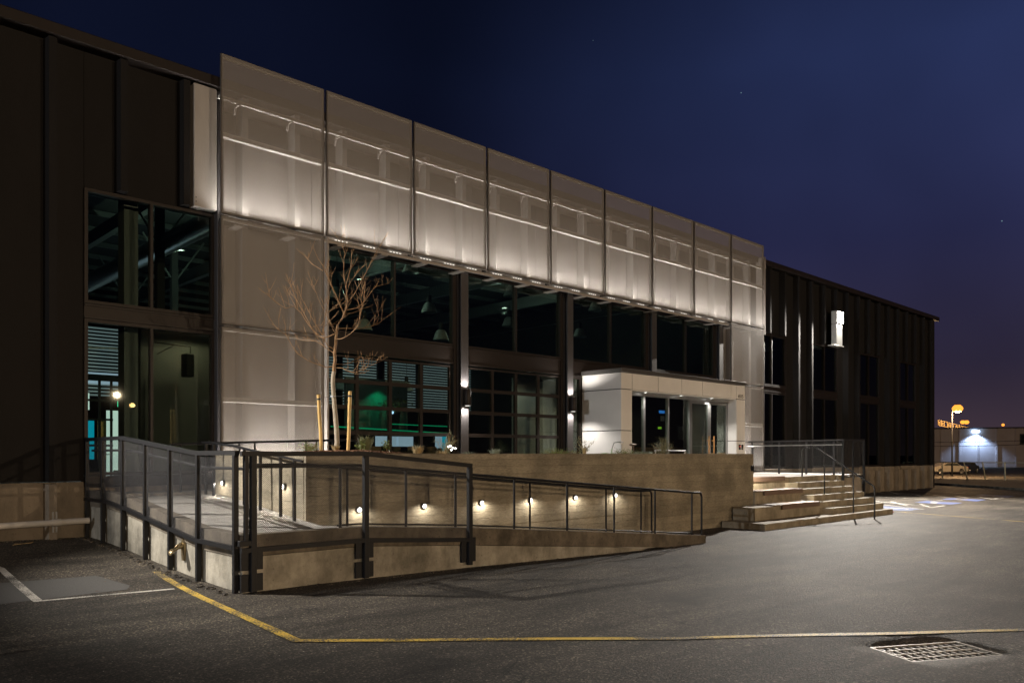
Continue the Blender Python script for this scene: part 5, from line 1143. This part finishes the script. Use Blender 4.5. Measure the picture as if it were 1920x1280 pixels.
# ------------------------------------------------------------------ distance: fence, cars, warehouse, street lamps
fe = thing('chain_link_fence', 'chain link fence with leaning pale posts beyond the lot', 'fence', (64,2,0))
FP = [(66.6,12.5,0),(64.9,5.2,.0),(63.8,3.4,.28),(63.5,2.1,.22),(63.5,.7,.03),(62.6,-2.5,.05),(61,-6.5,0)]
M['fence'] = perforated('chain_link', (.25,.25,.2), None, open_=.86); M['paleposts'] = mat('pale_fence_pipe', (.6,.6,.45), .6)
for u, v, lean in FP[1:]:
    z = gz(u, v); obj('post', MB().tube([(u+lean*.7,v-lean*.7,z), (u,v,z+1.28)], .045, 6), M['paleposts'], fe)
obj('top_pipe', MB().tube([(u,v,gz(u,v)+1.25) for u, v, _ in FP], .028, 6), M['paleposts'], fe)
mb = MB()
for (a, b) in zip(FP[:-1], FP[1:]): mb.quad((a[0],a[1],gz(a[0],a[1])), (b[0],b[1],gz(b[0],b[1])), (b[0],b[1],gz(b[0],b[1])+1.22), (a[0],a[1],gz(a[0],a[1])+1.22))
obj('chain_link', mb, M['fence'], fe)

def car(label, c, ang, body, col2=None):
    t = thing('parked_car', label, 'car', c, ang); L_, W_ = 4.4, 1.75
    prof = [(-2.2,.35),(-2.2,.78),(-2.05,.92),(-1.35,1.0),(-.75,1.38),(.55,1.42),(1.25,1.08),(2.0,.92),(2.2,.70),(2.2,.32),(1.75,.30),(1.70,.55),(1.45,.70),(1.20,.55),(1.13,.28),(-1.0,.28),(-1.06,.55),(-1.32,.70),(-1.58,.55),(-1.65,.30)]
    mb = MB(); mb.prism(prof, 'y', -W_/2, W_/2); mb.v = [(x, y*(1-.16*max(0,(z-.95))/.5), z) for x, y, z in mb.v]; o = obj('body', mb, body, t, world=False); bv = o.modifiers.new('b', 'BEVEL'); bv.width = .05; bv.segments = 2
    gmb = MB(); 
    for s in (-1, 1):
        y = s*(W_/2+.004); k = .93
        gmb.quad((-1.15,y*.985,1.02),(-.72,y*k,1.32),(.50,y*k,1.35),(1.05,y*.985,1.03))
    obj('side_glass', gmb, M['idark'], t, world=False, fixn=False)
    for x in (-1.32, 1.45):
        for s in (-1, 1):
            w_ = MB().tube([(x, s*(W_/2-.2), .32), (x, s*(W_/2+.01), .32)], .32, 18); wh = obj('wheel', w_, M['joint'], t, world=False)
            r_ = MB()
            for q in range(7): a = R(q*51.4); r_.tube([(x, s*(W_/2+.02), .32), (x+.22*math.cos(a), s*(W_/2+.02), .32+.22*math.sin(a))], .028, 5)
            r_.tube([(x+.22*math.cos(R(q*20)), s*(W_/2+.015), .32+.22*math.sin(R(q*20))) for q in range(19)], .02, 5, False); obj('rim', r_, M['galv'], wh, world=False)
    obj('tail_light', MB().box(-2.215,-.8,.72,-2.19,-.5,.84).box(-2.215,.5,.72,-2.19,.8,.84), M['redled'], t, world=False)
    return t
silver = mat('tan_lit_silver_paint', (.42,.38,.32), .35, metal=.3); dark = mat('dark_car_paint', (.03,.035,.045), .3)
CP = lambda px, Y_: (Y_*(.6905+(px-960)/1500*.7233), -15.93+Y_*(.7233-(px-960)/1500*.6905))
a = CP(1776, 96); car('silver hatchback parked behind the chain link fence', (a[0], a[1], gz(*a)), math.atan2(.6905,-.7233)+.15, silver)
a = CP(1812, 101); car('dark car parked just right of the silver hatchback', (a[0], a[1], gz(*a)), math.atan2(.6905,-.7233)+.75, dark)

wh = thing('distant_warehouse', 'low grey warehouse with tilt-up panels beyond the fence', 'building', (167,32,-.6))
FD = Vector((.42,-.907,0)).normalized(); FN = Vector((-.907,-.42,0)); WO = Vector((158,42,-.6)); Mw = mat('pale_warehouse_wall', (.50,.45,.44), .8, var=.1, vscale=.3); Md = mat('warehouse_trim', (.05,.05,.06), .7)
def wb(a0, a1, z0, z1, d0, d1): 
    c = [WO+FD*a0+FN*d0, WO+FD*a1+FN*d0, WO+FD*a1+FN*d1, WO+FD*a0+FN*d1]; mb = MB(); mb.prism([(p.x, p.y) for p in c], 'z', WO.z+z0, WO.z+z1); return mb
for k in range(13):
    obj('wall_panel', wb(k*3.0+.03, k*3.0+2.97, 0, 7.0, 0, -.4), Mw, wh); obj('pilaster', wb(k*3.0-.12, k*3.0+.12, 0, 6.8, .22, .001), Mw, wh)
obj('roof', wb(-.5, 39.5, 7.0, 7.25, .15, -30), Md, wh)
f_ = obj('window', wb(18.6, 21.0, 4.1, 6.0, .06, .001), Md, wh); obj('pane', wb(18.8, 20.8, 4.3, 5.8, .08, .062), M['glass'], f_)
wl_ = thing('blue_wall_lamp', 'cool blue-white wall lamp lighting one warehouse bay', 'wall lamp', WO+FD*11.6+Vector((0,0,6.6)))
obj('head', wb(11.0, 12.2, 6.3, 6.7, .7, .25), M['blueled'], wl_); pz = WO+FD*11.6+FN*1.2+Vector((0,0,6.2)); lamp('SPOT', 'beam', pz, 2600, (.42,.62,1), wl_, rot=aim(pz, WO+FD*11.6+Vector((0,0,1))), spot_size=R(120), spot_blend=.5, shadow_soft_size=.2)
def street_lamp(label, p, h, m, power, col, r=.32, reach=1.6, direc=None, spot=None):
    t = thing('street_lamp', label, 'street lamp', p, 0); P = Vector(p); d = direc or Vector((-.7,-.7,0))
    obj('pole', MB().tube([P, P+Vector((0,0,h*.5)), P+Vector((0,0,h))], [.10,.08,.06], 8), M['black'], t, smooth=True); obj('arm', MB().tube([P+Vector((0,0,h-.1)), P+d*reach*.5+Vector((0,0,h+.25)), P+d*reach+Vector((0,0,h+.3))], .04, 6), M['steelcol'], t)
    q = P+d*reach+Vector((0,0,h+.25)); obj('lamp_head', MB().blob(q+Vector((0,0,r*.72)), r*.5, sq=(1.2,1.2,.3), jit=0), M['steelcol'], t, smooth=True); obj('lens', MB().lathe([(0,r*.8),(r*.5,r*.7),(r*.85,r*.35),(r,0),(r*.85,-r*.35),(r*.5,-r*.7),(0,-r*.8)], q-Vector((0,0,.02)), 14), m, t, smooth=True)
    if power:
        if spot: lamp('SPOT', 'lamp_light', q-Vector((0,0,r+.1)), power, col, t, rot=aim(q, spot), spot_size=R(130), spot_blend=.6, shadow_soft_size=.12)
        else: lamp('POINT', 'lamp_light', q-Vector((0,0,r+.1)), power, col, t, shadow_soft_size=.2)
    return t
a = CP(1786, 86); street_lamp('large orange sodium street lamp right of the building corner', (a[0], a[1], -.6), 6.95, M['sodium'], 8000, (1,.62,.30), .55, 1.1)
for px, s in ((1806,'left'),(1813,'right')):
    a = CP(px, 200); street_lamp('small distant orange street lamp low on the skyline, %s of a close pair' % s, (a[0], a[1], -.6), 10.1, M['sodium'], 0, (1,.5,.1), .62, .01)
ow = thing('overhead_cable', 'pair of thin sagging cables strung above the chain link fence', 'cable', (64,2,2.6))
for dz in (0, .35):
    A = Vector((66.5, 11.5, 2.5+dz)); B = Vector((60, -9, 2.9+dz*.6)); obj('cable', MB().tube([A.lerp(B, k/10)-Vector((0,0,.35*math.sin(math.pi*k/10))) for k in range(11)], .022, 4), M['black'], ow)
for k, a0 in enumerate((16.0, 26.0)):
    rl = thing('roof_edge_lamp', 'tiny orange lamp on the warehouse roof edge, %s of two' % ('nearer the blue bay' if k == 0 else 'farther right'), 'lamp', WO+FD*a0+Vector((0,0,7.3))); obj('lens', MB().blob(WO+FD*a0+Vector((0,0,7.65)), .28, jit=0), M['sodium'], rl); obj('stem', MB().tube([WO+FD*a0+Vector((0,0,7.2)), WO+FD*a0+Vector((0,0,7.6))], .05, 5), M['black'], rl)
# lit roof gantry
ga = thing('rooftop_gantry', 'sodium-lit rooftop gantry sloping above the distant warehouse', 'gantry', WO+FD*3+Vector((0,0,8)))
Gm = mat('gantry_steel', (.55,.45,.3), .6); G0 = Vector((*CP(1760,175), 9.2)); G1 = Vector((*CP(1832,182), 7.3))
obj('chord', MB().tube([G0,G1], .09, 5), Gm, ga); obj('chord', MB().tube([G0-Vector((0,0,1.1)),G1-Vector((0,0,1.1))], .09, 5), Gm, ga)
for k in range(14):
    p = G0.lerp(G1, k/13); obj('strut', MB().tube([p, p-Vector((0,0,1.1))], .09, 5), Gm, ga); 
    if k % 3 != 2: obj('plate', MB().tube([p.lerp(G1,.02)-Vector((0,0,.3)), p.lerp(G1,.02)-Vector((0,0,.9))], .3, 4), Gm, ga)
lamp('SPOT', 'gantry_beam', G0.lerp(G1,.5)+Vector((-12,-12,6)), 30000, (1,.55,.18), ga, rot=aim(G0.lerp(G1,.5)+Vector((-12,-12,6)), G0.lerp(G1,.5)), spot_size=R(60), spot_blend=.5)

# lamps of the yard behind the camera
for (u, v, h, k_, tgt, lb_) in [(-22,-100,9.5,1.0,(9,-3,1),'warm yard lamp standing far behind the viewpoint'), (34,-96,9.5,.8,(16,-3,1),'warm yard lamp standing far behind the viewpoint to the right')]:
    street_lamp(lb_, (u, v, 0), h, M['sodium'], W_WARM*k_, (1,.73,.47), .25, 1.2, Vector((.6,.8,0)), tgt)
street_lamp('white yard lamp standing far to the left of the building', (-80,-13,0), 10.0, M['blueled'], W_WHITE, (.95,.97,1), .25, 1.2, Vector((.95,.1,0)), (4,-4,1))
for k, (u, v, h, m_) in enumerate([(-30,-85,11,'sodium_far'),(-10,-110,11,'sodium_far'),(-75,-120,12,'blueled'),(-60,-140,12,'blueled'),(20,-150,12,'blueled'),(45,-120,10,'sodium_far'),(5,-170,12,'blueled'),(80,-160,12,'sodium_far'),(-40,-160,14,'blueled'),(110,-140,12,'blueled'),(30,-95,9,'sodium_far'),(-20,-130,16,'blueled')]):
    street_lamp('%s yard lamp far across the lot behind the viewpoint, %s from the left' % ('orange' if m_ != 'blueled' else 'cool white', (ORD+['tenth','eleventh','twelfth'])[sorted([-30,-10,-75,-60,20,45,5,80,-40,110,30,-20]).index(u)]), (u, v, -.6), h, M[m_], 0, (1,1,1), .5, .01)['group'] = 'distant lamps across the lot'

# ------------------------------------------------------------------ litter
t = tag(obj('straw_litter', MB().tube([(3.15,-.75,gz(3.15,-.75)+.01),(3.35,-.62,gz(3.3,-.6)+.012),(3.5,-.5,gz(3.5,-.5)+.01)], .006, 4).tube([(3.2,-.62,gz(3.2,-.6)+.01),(3.45,-.66,gz(3.4,-.6)+.01)], .004, 4), M['drygrass']), 'dry straw scrap lying near the wall base', 'litter')
pz = (27.1,-5.55); o = tag(obj('crushed_packet', MB().box(pz[0]-.12,pz[1]-.06,gz(*pz)+.003,pz[0]+.12,pz[1]+.06,gz(*pz)+.03,.008), mat('red_foil', (.5,.06,.06), .4)), 'flattened red packet lying beside the bottom step', 'litter')
lf = MB()
for k in range(70):
    u = random.uniform(2, 16); v = random.uniform(-14,-7)
    if k > 40: u = random.uniform(2.6,4.2); v = random.uniform(-6,-.6)
    z = gz(u, v)+.006; a = random.random()*6.28; d = Vector((math.cos(a), math.sin(a), 0))*random.uniform(.008,.022); s = Vector((-d.y, d.x, .002))*.5; c = Vector((u,v,z)); lf.add([c-d, c+s, c+d, c-s], [(0,1,2,3)])
tag(obj('leaf_scraps', lf, M['chip'], fixn=False), kind='stuff')
